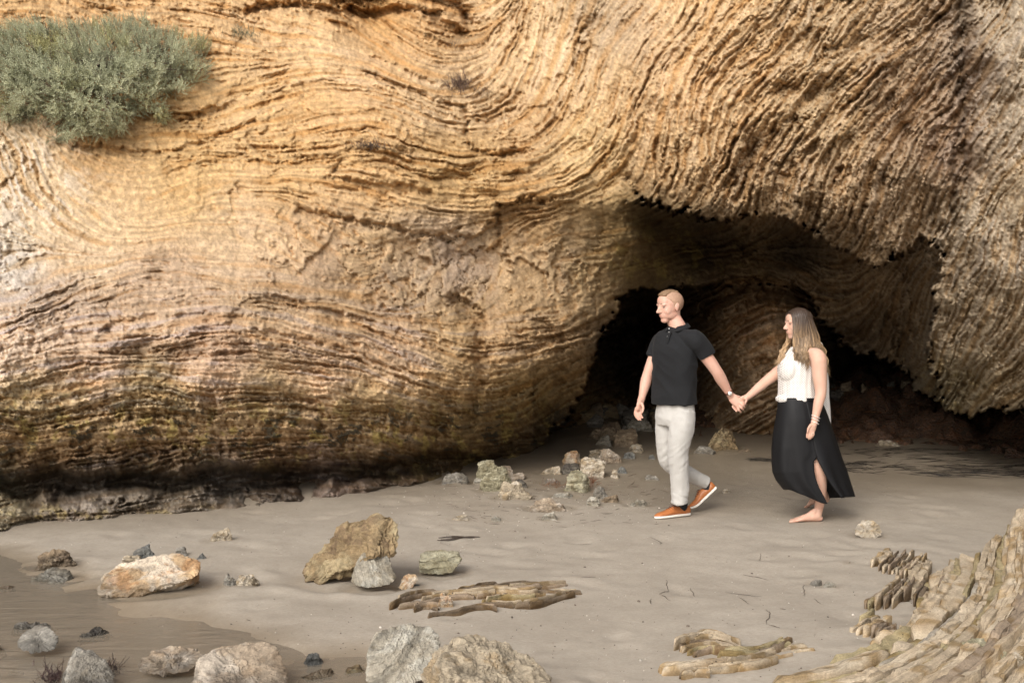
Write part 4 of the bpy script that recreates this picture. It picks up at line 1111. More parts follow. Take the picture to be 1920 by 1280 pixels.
def resamp(c, n=12):
    P = np.array([list(gnd(p[0], p[1], min(p[2], .08) + .58 * max(p[2] - .08, 0))) for p in c]); d = np.concatenate([[0], np.cumsum(np.linalg.norm(np.diff(P, axis=0), axis=1))])
    s_ = np.linspace(0, d[-1], n)
    return np.stack([np.interp(s_, d, P[:, k]) for k in range(3)], 1)
fam = [resamp(c) for c in CR]
for k_, (dx_, zz_) in enumerate(((.45, .95), (.95, .7), (1.45, .35), (1.9, -.05))):
    f_ = fam[8].copy(); f_[:, 0] += dx_; f_[:, 1] += .12 * dx_; f_[:, 2] = f_[:, 2] * zz_ + (.02 if zz_ > 0 else 0); fam.append(f_)
r = np.random.default_rng(43)
cyc = ['brown', 'cream', 'tan', 'cream', 'tan', 'yellow', 'cream', 'grey', 'tan', 'pink', 'cream', 'tan']
q_ = 0
NB = [3, 3, 3, 5, 4, 4, 4, 4, 4, 4, 4, 4]
for a in range(len(fam) - 1):
    nb_ = NB[a]
    gap = np.linalg.norm(fam[a + 1][5] - fam[a][5]) / nb_
    for k in range(nb_):
        w0 = k / nb_
        C0 = fam[a] * (1 - w0) + fam[a + 1] * w0
        hero = (a == 2 and k == 0)
        col = 'cream' if hero else cyc[int(r.integers(0, len(cyc)))]
        wd_ = .085 if hero else float(np.clip(gap * r.uniform(.8, 1.4), .035, .12))
        if a >= 4 and k % 3 == 0: wd_ *= 1.5
        # break it into pieces
        segs = [0] + sorted(r.choice(np.arange(2, 10), size=int(r.integers(1, 3)) if not hero else 2, replace=False).tolist()) + [11]
        for s0, s1 in zip(segs[:-1], segs[1:]):
            dz = r.uniform(-.04, .022) if not hero else r.uniform(-.006, .012)
            if not hero and r.random() < .10: dz -= .04
            seg = C0[s0:s1 + 1].copy()
            off = r.normal(0, .008, 3); 
            pts = [Vector(p) + Vector((off[0], off[1], dz)) for p in seg]
            if s1 < 11: pts[-1] = pts[-1].lerp(pts[-2], .05)
            hh = .11 + .12 * max(p.z for p in pts)
            layer(pts, wd_, hh, col, 700 + q_, out_, step=.030, lean=r.uniform(-.25, .5))
            q_ += 1
# solid rock beneath the beds
nI, nJ = 40, 60
fa = np.array(fam)
VV = np.zeros((nJ, nI, 3))
for j in range(nJ):
    x = j / (nJ - 1) * (len(fam) - 1.0001); a = int(x); w0 = x - a
    c = fa[a] * (1 - w0) + fa[a + 1] * w0
    for k in range(3):
        VV[j, :, k] = np.interp(np.linspace(0, 11, nI), np.arange(12), c[:, k])
VV[..., 2] -= .055
VV[..., 2] += .02 * fbm((nJ, nI), 8, 77, 1)
VV[0, :, 2] = -.2; VV[:, 0, 2] -= .25; VV[:, 0, 1] += .10; VV[:, -1, 2] = -.2
bed = grid_mesh('bedrock', VV, nI, nJ, M_LAYER, cols=np.tile(np.array((.20, .15, .09)), (nI * nJ, 1)), attrs={'wet': np.zeros(nI * nJ)})
adopt_(bed, out_)
# patches of the same beds standing out of the sand to its left
pa = empty('rock_ledge', gnd(1690, 1060)); tag(pa, 'short pebbly row of tilted beds in the sand, top left of the big outcrop', 'rock')
for k, (pts, w, h, col) in enumerate([
    ([(1638,1054),(1655,1040),(1670,1028)], .06, .08, 'cream'), ([(1650,1058),(1668,1044),(1682,1028)], .035, .08, 'brown'), ([(1660,1062),(1682,1044),(1694,1027)], .04, .08, 'tan'), ([(1668,1065),(1690,1046),(1703,1028)], .03, .08, 'brown'), ([(1678,1066),(1698,1047),(1710,1030)], .035, .08, 'dark'),
    ([(1684,1069),(1704,1048),(1718,1031)], .035, .09, 'tan'), ([(1692,1071),(1712,1052),(1726,1033)], .03, .09, 'brown'), ([(1700,1073),(1722,1054),(1734,1036)], .04, .09, 'tan'), ([(1712,1078),(1732,1057),(1744,1040)], .04, .09, 'brown')]):
    bundle([G(u_, v_, .045 + r.uniform(-.02, .02)) for u_, v_ in pts], w, h, col, 900 + k, pa, 2)
pa = empty('rock_ledge', gnd(1690, 1100)); tag(pa, 'cream and yellow crusted beds in the sand against the left side of the big outcrop', 'rock')
for k, (pts, w, h, col) in enumerate([
    ([(1624,1124),(1645,1111),(1660,1102)], .05, .07, 'yellow'), ([(1645,1121),(1668,1102),(1690,1082)], .04, .08, 'tan'), ([(1656,1122),(1680,1100),(1698,1080)], .045, .08, 'yellow'), ([(1668,1122),(1690,1100),(1706,1080)], .035, .09, 'brown'), ([(1680,1121),(1698,1100),(1712,1080)], .03, .09, 'dark'),
    ([(1695,1118),(1712,1088),(1728,1064),(1738,1052)], .085, .13, 'cream'), ([(1716,1118),(1730,1098),(1742,1078)], .05, .11, 'dark'), ([(1728,1128),(1742,1104),(1752,1080)], .05, .12, 'yellow')]):
    bundle([G(u_, v_, .055 + r.uniform(-.02, .02)) for u_, v_ in pts], w, h, col, 920 + k, pa, 2)
pa = empty('rock_ledge', gnd(1645, 1168)); tag(pa, 'two short cream and yellow beds alone in the sand left of the big outcrop', 'rock')
for k, (pts, w, h, col) in enumerate([
    ([(1606,1176),(1630,1164),(1655,1150)], .085, .09, 'cream'), ([(1616,1160),(1634,1150),(1646,1146)], .05, .07, 'yellow'), ([(1646,1180),(1664,1168),(1678,1164)], .07, .08, 'yellow'), ([(1660,1188),(1676,1178),(1688,1172)], .05, .07, 'tan')]):
    bundle([G(u_, v_, .055 + r.uniform(-.01, .015)) for u_, v_ in pts], w, h, col, 940 + k, pa, 3)
for k, (a0, a1, b0, b1, pal, lab) in enumerate([(1796,1858,1196,1236,'green','greenish rough lump on the lower part of the big outcrop'), (1848,1890,1182,1216,'orange','rounded tan stone set in the lower outcrop'),
        (1842,1900,1212,1250,'green','yellow green crusted stone at the foot of the outcrop'), (1896,1924,1222,1252,'cream','small pointed cream stone by the pool at the right edge'),
        (1836,1860,1178,1196,'pale','pale stone wedged above the greenish lump of the outcrop'), (1872,1905,1150,1180,'pink','pinkish stone on the right part of the outcrop')]):
    quick(a0, a1, b0, b1, pal, 960 + k, lab, sub=5, rough=.08, z=.06)
# ------------------------------------------------------------------ people
def px(D0):
    return lambda u, v, dy=0.0: at(u, v, D0 + dy)

class Blob:
    """overlapping primitives grown together into one skin"""
    def __init__(s):
        s.v = []; s.f = []
    def _add(s, vs, fs):
        o = len(s.v); s.v += [tuple(v) for v in vs]; s.f += [tuple(i + o for i in f) for f in fs]
    def ell(s, c, ax, n=20, m=14):
        """ellipsoid: centre, three axis vectors"""
        c = Vector(c); A, B, Cc = [Vector(a) for a in ax]
        vs = [c + Cc]
        for j in range(1, m):
            t = math.pi * j / m
            for i in range(n):
                p = 2 * math.pi * i / n
                vs.append(c + A * (math.sin(t) * math.cos(p)) + B * (math.sin(t) * math.sin(p)) + Cc * math.cos(t))
        vs.append(c - Cc)
        fs = [(0, 1 + i, 1 + (i + 1) % n) for i in range(n)]
        for j in range(m - 2):
            for i in range(n):
                a = 1 + j * n + i; b = 1 + j * n + (i + 1) % n
                fs.append((a, a + n, b + n, b))
        L = len(vs) - 1; o = 1 + (m - 2) * n
        fs += [(L, o + (i + 1) % n, o + i) for i in range(n)]
        s._add(vs, fs)
    def tube(s, pts, rad, n=14, flat=None, nrm=None, sub=4, cap=True, power=2.0):
        """tube through pts; rad per point, or (ra,rb) with ra along nrm"""
        pts = [Vector(p) for p in pts]
        R = [(r, r) if isinstance(r, (int, float)) else r for r in rad]
        P = []; Q = []
        k = len(pts)
        for i in range(k - 1):
            p0 = pts[max(i - 1, 0)]; p1 = pts[i]; p2 = pts[i + 1]; p3 = pts[min(i + 2, k - 1)]
            for j in range(sub):
                t = j / sub
                P.append(0.5 * ((2 * p1) + (p2 - p0) * t + (2 * p0 - 5 * p1 + 4 * p2 - p3) * t * t + (3 * p1 - p0 - 3 * p2 + p3) * t ** 3))
                tt = t * t * (3 - 2 * t) * .5 + t * .5
                Q.append((R[i][0] * (1 - tt) + R[i + 1][0] * tt, R[i][1] * (1 - tt) + R[i + 1][1] * tt))
        P.append(pts[-1]); Q.append(R[-1])
        if cap:   # rounded ends
            d0 = (P[0] - P[1]).normalized(); d1 = (P[-1] - P[-2]).normalized()
            r0 = min(Q[0]); r1 = min(Q[-1])
            P = [P[0] + d0 * r0 * .95, P[0] + d0 * r0 * .65] + P + [P[-1] + d1 * r1 * .65, P[-1] + d1 * r1 * .95]
            Q = [(Q[0][0] * .3, Q[0][1] * .3), (Q[0][0] * .76, Q[0][1] * .76)] + Q + [(Q[-1][0] * .76, Q[-1][1] * .76), (Q[-1][0] * .3, Q[-1][1] * .3)]
        ref = Vector(nrm) if nrm is not None else Vector((.1, -1, .05))
        vs = []; m = len(P)
        for i in range(m):
            T = (P[min(i + 1, m - 1)] - P[max(i - 1, 0)]).normalized()
            A = (ref - T * ref.dot(T)).normalized(); Bv = T.cross(A)
            for q in range(n):
                a = 2 * math.pi * q / n
                c_, s_ = math.cos(a), math.sin(a)
                c_ = math.copysign(abs(c_) ** (2 / power), c_); s_ = math.copysign(abs(s_) ** (2 / power), s_)
                vs.append(P[i] + A * (Q[i][0] * c_) + Bv * (Q[i][1] * s_))
        fs = []
        for i in range(m - 1):
            for q in range(n):
                a = i * n + q; b = i * n + (q + 1) % n
                fs.append((a, a + n, b + n, b))
        fs.append(tuple(reversed(range(n)))[::-1]); fs.append(tuple(reversed(range((m - 1) * n, m * n))))
        s._add(vs, fs)
    def skin(s, name, voxel, mat, smooth=4, parent=None, disp=None):
        me = bpy.data.meshes.new(name + '_src')
        me.from_pydata(s.v, [], s.f); me.update()
        bm = bmesh.new(); bm.from_mesh(me); bmesh.ops.recalc_face_normals(bm, faces=bm.faces); bm.to_mesh(me); bm.free()
        ob = bpy.data.objects.new(name + '_src', me); COL.objects.link(ob)
        m = ob.modifiers.new('r', 'REMESH'); m.mode = 'VOXEL'; m.voxel_size = voxel; m.adaptivity = 0
        m = ob.modifiers.new('s', 'SMOOTH'); m.factor = .5; m.iterations = smooth
        dg = bpy.context.evaluated_depsgraph_get()
        out = bpy.data.meshes.new_from_object(ob.evaluated_get(dg))
        bpy.data.objects.remove(ob); bpy.data.meshes.remove(me)
        out.name = name
        if disp is not None:
            displace(out, disp)
        out.polygons.foreach_set('use_smooth', np.full(len(out.polygons), True))
        out.materials.clear(); out.materials.append(mat)
        return link(name, out, parent)

def displace(me, fn):
    n = len(me.vertices)
    co = np.empty(n * 3, np.float32); no = np.empty(n * 3, np.float32)
    me.vertices.foreach_get('co', co); me.vertex_normals.foreach_get('vector', no)
    co = co.reshape(-1, 3); no = no.reshape(-1, 3)
    d = fn(co, no)
    co = co + (no * d[:, None] if d.ndim == 1 else d)
    me.vertices.foreach_set('co', co.astype(np.float32).ravel()); me.update()

def vnoise(co, scale, seed=0, octs=2):
    out = np.empty(len(co))
    s = Vector((seed * 3.1, seed * 1.7, seed * 2.3))
    for i, c in enumerate(co):
        p = Vector((c[0] * scale[0], c[1] * scale[1], c[2] * scale[2])) + s
        out[i] = mnoise.fractal(p, .5, 2.0, octs) if octs > 1 else mnoise.noise(p)
    return out

def skin_mat(name, col):
    t = NT(name)
    tc = t.n('ShaderNodeTexCoord').outputs['Object']
    n1 = t.noise(14, 3, .5, tc); n2 = t.noise(300, 2, .5, tc)
    c = t.mix(t.ramp(n1, [(.35, 0.), (.7, .55)]).outputs[0], col, (col[0] * .95, col[1] * .78, col[2] * .74))
    t.set('Base Color', c); t.set('Roughness', .6)
    t.set('Subsurface Weight', .12); t.set('Subsurface Radius', (.012, .005, .003)); t.set('Subsurface Scale', 1.0)
    t.set('Normal', t.bump(n2, .0006, .5))
    return t.m
def cloth_mat(name, col, scale=900, amt=.0005, rough=.85, sheen=.2, mott=.08):
    t = NT(name)
    tc = t.n('ShaderNodeTexCoord').outputs['Object']
    n1 = t.noise(scale, 2, .6, t.scaled(tc, 1, 1, .35)); n2 = t.noise(9, 4, .6, tc)
    k = t.ramp(n1, [(.3, 1 - mott * 1.6), (.7, 1 + mott * 1.6)]).outputs[0]
    c = t.mix(1.0, col, k, 'MULTIPLY')
    t.set('Base Color', c); t.set('Roughness', rough); t.set('Sheen Weight', sheen); t.set('Specular IOR Level', .2)
    b = t.bump(n1, amt, .6); b = t.bump(n2, .004, .4, b)
    t.set('Normal', b)
    return t.m
def flat_mat(name, col, rough=.6, metal=0, spec=.5):
    t = NT(name); 
    n = t.noise(60, 3, .5)
    t.set('Base Color', t.mix(1.0, col, t.ramp(n, [(.3, .9), (.7, 1.08)]).outputs[0], 'MULTIPLY')); t.set('Roughness', rough); t.set('Metallic', metal); t.set('Specular IOR Level', spec)
    return t.m
M_SKIN = skin_mat('fair_skin', (.60, .37, .285)); M_SKINW = skin_mat('warm_skin', (.60, .385, .29))
M_POLO = cloth_mat('black_jersey', (.013, .0135, .015), mott=.15, sheen=.03)
M_CHINO = cloth_mat('stone_chino', (.455, .44, .415), scale=700, mott=.07)
M_SKIRT = cloth_mat('black_satin', (.010, .010, .011), rough=.55, sheen=.0, mott=.05)
M_LEATHER = flat_mat('tan_leather', (.42, .145, .045), .42)
M_SOLE = flat_mat('white_rubber', (.78, .75, .68), .55)
M_DARKHAIR = flat_mat('sandy_hair', (.22, .135, .075), .6)
M_FADE = flat_mat('clipped_hair', (.40, .245, .165), .65)
M_EYE = flat_mat('eye_dark', (.06, .045, .04), .3); M_BROW = flat_mat('brow_hair', (.17, .10, .06), .8)
M_LIP = flat_mat('lip_skin', (.52, .22, .18), .45)
M_METAL = flat_mat('bright_metal', (.75, .72, .68), .25, 1); M_WHITE = flat_mat('white_dial', (.85, .84, .8), .25)
M_STRAP = flat_mat('brown_strap', (.14, .05, .03), .5); M_BUTTON = flat_mat('grey_button', (.42, .42, .42), .35)
M_SOCK = flat_mat('black_sock', (.012, .012, .013), .9); M_BEAD = flat_mat('pearl_bead', (.8, .76, .72), .3)

def frame(yaw, pitch=0.0, roll=0.0):
    """forward, left, up vectors; yaw 0 = facing -X, positive turns towards the camera"""
    f = Vector((-math.cos(yaw), -math.sin(yaw), 0)); l = Vector((math.sin(yaw), -math.cos(yaw), 0)); u = Vector((0, 0, 1))
    f2 = f * math.cos(pitch) + u * math.sin(pitch); u2 = u * math.cos(pitch) - f * math.sin(pitch)
    l2 = l * math.cos(roll) + u2 * math.sin(roll); u3 = u2 * math.cos(roll) - l * math.sin(roll)
    return f2, l2, u3

def add_head(B, c, fr, s=1.0, fem=False):
    """c = centre of the skull at eye height; s scales a 0.225 m tall head"""
    f, l, u = fr
    def q(a, b, d):
        return c + f * (a * s) + l * (b * s) + u * (d * s)
    E = lambda p, a, b, d: B.ell(p, (f * (a * s), l * (b * s), u * (d * s)))
    E(q(-.012, 0, .030), .096, .076, .084)            # cranium
    E(q(.018, 0, .000), .074, .066, .092)             # face mass
    E(q(.036, 0, -.048), .053, .048 if fem else .052, .050)             # lower face
    E(q(.055, 0, -.090), .026, .026 if fem else .032, .022)             # chin
    for k in (1, -1):
        E(q(.014, k * .038, -.052), .052, .022, .032 if fem else .035)      # jaw
        E(q(.042, k * .034, -.022), .036, .029, .040)      # cheek
        E(q(.070, k * .026, .024), .019, .028, .012)        # brow ridge
        E(q(-.008, k * .074, -.004), .016, .009, .030)     # ear
        E(q(-.014, k * .079, .006), .016, .006, .020)
    E(q(.050, 0, .046), .039, .056, .046)               # forehead
    B.tube([q(.082, 0, .018), q(.098, 0, -.008), q(.108, 0, -.024)], [.009 * s, .010 * s, .0125 * s], n=10)   # nose
    for k in (1, -1):
        E(q(.096, k * .011, -.028), .010, .008, .008)
    E(q(.080, 0, -.050), .013, .022, .0075); E(q(.078, 0, -.061), .013, .020, .0075)   # lips
    return q

def face_bits(q, fr, s, parent, near=(1, -1), fem=False):
    f, l, u = fr
    for k in near:
        B = Blob(); B.ell(q(.074, k * .031, .006), (f * .010 * s, l * .0145 * s, u * .0052 * s), 12, 8)
        me = mesh_from('eye', B.v, B.f, M_EYE); link('eye', me, parent)
        B = Blob(); B.tube([q(.086, k * .013, .030), q(.083, k * .028, .033), q(.071, k * .045, .029)], [.0026 * s, .0034 * s, .002 * s], n=8)
        link('eyebrow', mesh_from('eyebrow', B.v, B.f, M_BROW), parent)
    B = Blob(); B.tube([q(.072, .022, -.0555), q(.087, .010, -.0550), q(.0895, 0, -.0555), q(.087, -.010, -.0550), q(.072, -.022, -.0555)], [.0018 * s, .0030 * s, .0036 * s, .0030 * s, .0018 * s], n=8)
    link('mouth', mesh_from('mouth', B.v, B.f, M_LIP), parent)

# ================================================================= the man
man = empty('person', gnd(1265, 967))
MO = man.location.copy()
tag(man, 'short haired man in black polo shirt, pale trousers and tan leather shoes', 'person')
P = px(9.02)
hf = frame(math.radians(27), math.radians(-7), 0)
bf = frame(math.radians(40))
B = Blob()
HC = P(1256, 575, -.01)
HS = 1.10
q = add_head(B, HC, hf, HS)
nb = P(1273, 618, -.02)
B.tube([q(-.022, 0, -.03), q(-.020, 0, -.085), nb, nb + Vector((0, 0, -.06))], [(.055, .062), (.058, .062), (.064, .068), (.07, .10)], nrm=bf[0], n=18)
# trunk under the shirt
B.tube([P(1270, 632), P(1268, 680), P(1266, 740)], [(.07, .15), (.09, .14), (.09, .13)], nrm=bf[0], n=18)
SL = P(1302, 637, -.15); SR = P(1238, 640, .13)
EL = P(1343, 695, -.14); WL = P(1366, 735, -.08)
B.tube([SL + Vector((-.05, 0.02, -.03)), SL + Vector((0, 0, -.02)), EL.lerp(SL, .5), EL, EL.lerp(WL, .35), WL, P(1371, 743, -.07)], [.045, .050, .053, .046, .047, .030, .028], n=16)
ER = P(1214, 704, .12); WR = P(1204, 743, .06)
B.tube([SR + Vector((.04, 0, 0)), SR, ER.lerp(SR, .5), ER, ER.lerp(WR, .35), WR, P(1201, 752, .05)], [.058, .058, .050, .043, .045, (.023, .029), (.022, .030)], n=16)
# right hand, hanging, a little curled (seen from the thumb side)
B.tube([P(1202, 748, .05), P(1200, 758, .04), P(1198, 768, .03)], [(.020, .028), (.019, .040), (.016, .039)], nrm=(.75, -.65, 0), n=14)
for k, pts in enumerate([[(1193, 764, .05), (1190.5, 775, .05), (1193, 783, .045)], [(1196, 766, .045), (1193.5, 778, .04), (1197, 787, .03)],
                         [(1199, 768, .035), (1197.5, 779, .03), (1201.5, 787, .02)], [(1202, 767, .03), (1201.5, 777, .025), (1205, 783, .015)]]):
    B.tube([P(*a) for a in pts], [.0105, .0095, .0075], n=10)
B.tube([P(1203, 756, .01), P(1206, 764, -.01), P(1204, 773, -.02)], [.014, .011, .008], n=10)
# left hand, back of the hand to the camera, fingers closed over hers
B.tube([P(1370, 741, -.065), P(1376, 748, -.075), P(1385, 756, -.085)], [(.020, .030), (.020, .040), (.016, .038)], nrm=(0, -1, 0), n=14)
for pts in [[(1388, 750, -.085), (1394, 754, -.10), (1398, 758, -.085)], [(1386, 754, -.09), (1392.5, 759, -.105), (1396.5, 763.5, -.085)],
            [(1384, 758, -.085), (1389.5, 764, -.10), (1393.5, 768, -.08)], [(1381, 760, -.08), (1385, 768, -.09), (1389, 772, -.075)]]:
    B.tube([P(*a) for a in pts], [.0105, .0100, .0075], n=10)
B.tube([P(1377, 742, -.045), P(1386, 744, -.03), P(1393, 748, -.03)], [.013, .011, .009], n=10)
body = B.skin('body', .0046, M_SKIN, 3, None)
def adopt(o, root):
    o.parent = root; o.matrix_parent_inverse = Matrix.Translation(-root.location)
    return o
adopt(body, man)
class _Par: pass
kids = []
def L(name, me, mat=None, root=None):
    ob = link(name, me); adopt(ob, root); return ob
# face details and hair
before = set(bpy.data.objects)
face_bits(q, hf, HS, None)
# hair: clipped sides, longer top with a side parting
def cap(name, c, fr, s, ax, cut, mat, n=72, m=54, amp=.002, thick=.003, sc_=60):
    """hair grown over the skull: cut(p) > 0 where hair grows, it dives under the skin elsewhere"""
    f, l, u = fr; vs = []; keep = []
    for j in range(m + 1):
        t_ = math.pi * j / m
        for i in range(n):
            p = 2 * math.pi * i / n
            d = Vector((math.sin(t_) * math.cos(p), math.sin(t_) * math.sin(p), math.cos(t_)))
            loc = Vector((d.x * ax[0] + ax[3], d.y * ax[1], d.z * ax[2] + ax[4]))
            nn = mnoise.noise(Vector((loc.x * sc_, loc.y * sc_, loc.z * sc_)))
            w = float(sstep(-.006, .006, cut(loc) + .003 * nn))
            keep.append(w > 0)
            th = thick(loc) if callable(thick) else thick
            loc = loc + d * (w * (th + nn * amp) - (1 - w) * .012)
            vs.append(c + f * loc.x * s + l * loc.y * s + u * loc.z * s)
    fs = []
    for j in range(m):
        for i in range(n):
            a = j * n + i; b = j * n + (i + 1) % n
            if keep[a] or keep[b] or keep[a + n] or keep[b + n]:
                fs.append((a, a + n, b + n, b))
    return link(name, mesh_from(name, vs, fs, mat))
HLZ = [-.09, -.05, -.03, -.012, -.002, .030, .050, .066, .080, .095]
HLX = [-.060, -.045, -.030, .010, .016, .020, .036, .050, .068, .090]
cap('clipped_sides', HC, hf, HS, (.097, .0775, .0855, -.012, .030), lambda p: float(np.interp(p.z, HLZ, HLX)) - p.x, M_FADE, thick=.0012, amp=.0008)
cap('hair_top', HC, hf, HS, (.098, .074, .086, -.012, .030), lambda p: min(p.z - .080 - .25 * max(-p.x - .02, 0), .040 - p.y, .078 - p.x), M_DARKHAIR,
    thick=lambda p: .006 + .013 * max(0, min(1, (p.x + .02) / .08)), amp=.004, sc_=80)
# polo shirt
def folds(co, no):
    z = co[:, 2]
    c2 = co.copy(); c2[:, 2] = co[:, 2] + .9 * co[:, 0]; c3 = co.copy(); c3[:, 2] = co[:, 2] - .7 * co[:, 0]
    d = .007 * vnoise(co, (5, 5, 3.0), 1) + .016 * (.35 - np.abs(vnoise(c2, (5, 5, 9), 2, 1))) + .013 * (.35 - np.abs(vnoise(c3, (7, 7, 3), 3, 1)))
    return d
B = Blob()
f, l, u = bf
S = [(612, 1271, -.01, .055, .07), (620, 1270, -.01, .072, .118), (629, 1269, -.01, .088, .168), (640, 1267, -.01, .108, .190), (660, 1265.5, -.01, .128, .198),
     (690, 1265, -.005, .132, .192), (720, 1265, 0, .132, .190), (745, 1264.5, 0, .134, .194), (757, 1264.5, 0, .136, .198)]
B.tube([P(a[1], a[0], a[2]) for a in S], [(a[3], a[4]) for a in S], nrm=f, n=40, sub=3, cap=False, power=2.35)
B.tube([P(1283, 634, -.08), SL + Vector((0, 0, .0)), P(1317, 652, -.15), P(1326, 668, -.145)], [.075, .078, .071, .069], n=20, cap=False)
B.tube([P(1250, 636, .08), SR + Vector((.0, 0, .0)), P(1230, 655, .13), P(1224.5, 669, .125)], [.056, .060, .060, .057], n=20, cap=False)
polo = B.skin('polo_shirt', .0055, M_POLO, 4, disp=folds)
# collar, placket, buttons
def ribbon(name, top, bot, mat, th=.004, sub=1):
    n = len(top); vs = []; fs = []
    for a, b in zip(top, bot):
        vs += [a, b]
    for i in range(n - 1):
        fs.append((2 * i, 2 * i + 1, 2 * i + 3, 2 * i + 2))
    me = mesh_from(name, vs, fs, mat)
    ob = link(name, me)
    m = ob.modifiers.new('s', 'SOLIDIFY'); m.thickness = th; m.offset = 0
    if sub:
        m = ob.modifiers.new('b', 'SUBSURF'); m.levels = sub; m.render_levels = sub
    return ob
nc = P(1272, 608, -.02)
top = []; bot = []
for k in range(17):
    a = math.radians(-22 - 316 * k / 16)       # from the front opening round the neck
    dirv = f * math.cos(a) + l * math.sin(a)
    sd = f * math.cos(a) * .068 + l * math.sin(a) * .072
    fr_ = (math.cos(a) + 1) / 2
    tz = .020 - .036 * fr_
    top.append(nc + sd + Vector((0, 0, tz)))
    bot.append(nc + sd * 1.05 + dirv * (.026 + .012 * fr_ ** 4) + Vector((0, 0, tz - .034 - .020 * fr_ ** 6)))
ribbon('collar', top, bot, M_POLO, .005)
pl = [nc + f * a + Vector((0, 0, z)) for a, z in ((.085, -.045), (.113, -.085), (.126, -.125), (.132, -.155))]
ribbon('placket', [p + l * .014 for p in pl], [p - l * .014 for p in pl], M_POLO, .006)
for (uu, vv) in ((1254.5, 616), (1255, 623), (1252, 631)):
    B = Blob(); c = P(uu, vv, -.155); B.ell(c, (Vector((.0062, 0, 0)), Vector((0, .004, 0)), Vector((0, 0, .0062))), 12, 6)
    link('button', mesh_from('button', B.v, B.f, M_BUTTON))
# snap buttons onto the shirt front
bpy.context.view_layer.update()
for ob in [o for o in bpy.data.objects if o not in before and o.name.startswith('button')]:
    c = sum((v.co for v in ob.data.vertices), Vector()) / len(ob.data.vertices)
    o0 = Vector((0, 0, CAMZ)); dd = (c - o0).normalized()
    ok, loc, nn, _ = polo.ray_cast(o0, dd)
    if ok:
        sh = loc - dd * .010 - c
        for v in ob.data.vertices: v.co += sh
# trousers
def tfold(co, no):
    z = co[:, 2]
    d = .005 * vnoise(co, (7, 7, 4), 5) + .003 * vnoise(co, (18, 18, 9), 6)
    c2 = co.copy(); c2[:, 2] = co[:, 2] + .5 * co[:, 0]; c3 = co.copy(); c3[:, 2] = co[:, 2] - .8 * co[:, 0]
    d += .012 * np.exp(-((z - .13) / .12) ** 2) * (.3 - np.abs(vnoise(c2, (5, 5, 17), 8, 2)))
    d += .008 * np.exp(-((z - .50) / .16) ** 2) * (.3 - np.abs(vnoise(c3, (5, 5, 12), 9, 2)))
    d += .010 * np.exp(-((z - .78) / .12) ** 2) * (.3 - np.abs(vnoise(c2, (8, 8, 7), 10, 2)))
    return d
B = Blob()
S = [(744, 1266, 0, .112, .165), (765, 1266, 0, .118, .172), (785, 1264, 0, .122, .172), (798, 1263, 0, .105, .155)]
B.tube([P(a[1], a[0], a[2]) for a in S], [(a[3], a[4]) for a in S], nrm=f, n=32, cap=False)
B.tube([P(1281, 770, -.07), P(1277, 805, -.09), P(1271, 850, -.08), P(1273, 880, -.06), P(1275, 915, -.04), P(1274, 934, -.04), P(1274, 944, -.04)], [.096, .098, .082, .076, .070, .066, .070], n=24, cap=False)
B.tube([P(1251, 770, .08), P(1249, 810, .08), P(1250, 845, .09), P(1256, 868, .12), P(1286, 886, .20), P(1312, 899, .26), P(1325, 905, .28)], [.088, .088, .080, .074, .067, .059, .057], n=24, cap=False)
trou = B.skin('trousers', .0062, M_CHINO, 5, disp=tfold)
# belt loops / pocket seam
B = Blob(); B.tube([P(1293, 764, -.165), P(1297, 775, -.15), P(1299, 790, -.13)], [.0018] * 3, n=6)
link('pocket_seam', mesh_from('pocket_seam', B.v, B.f, M_CHINO))

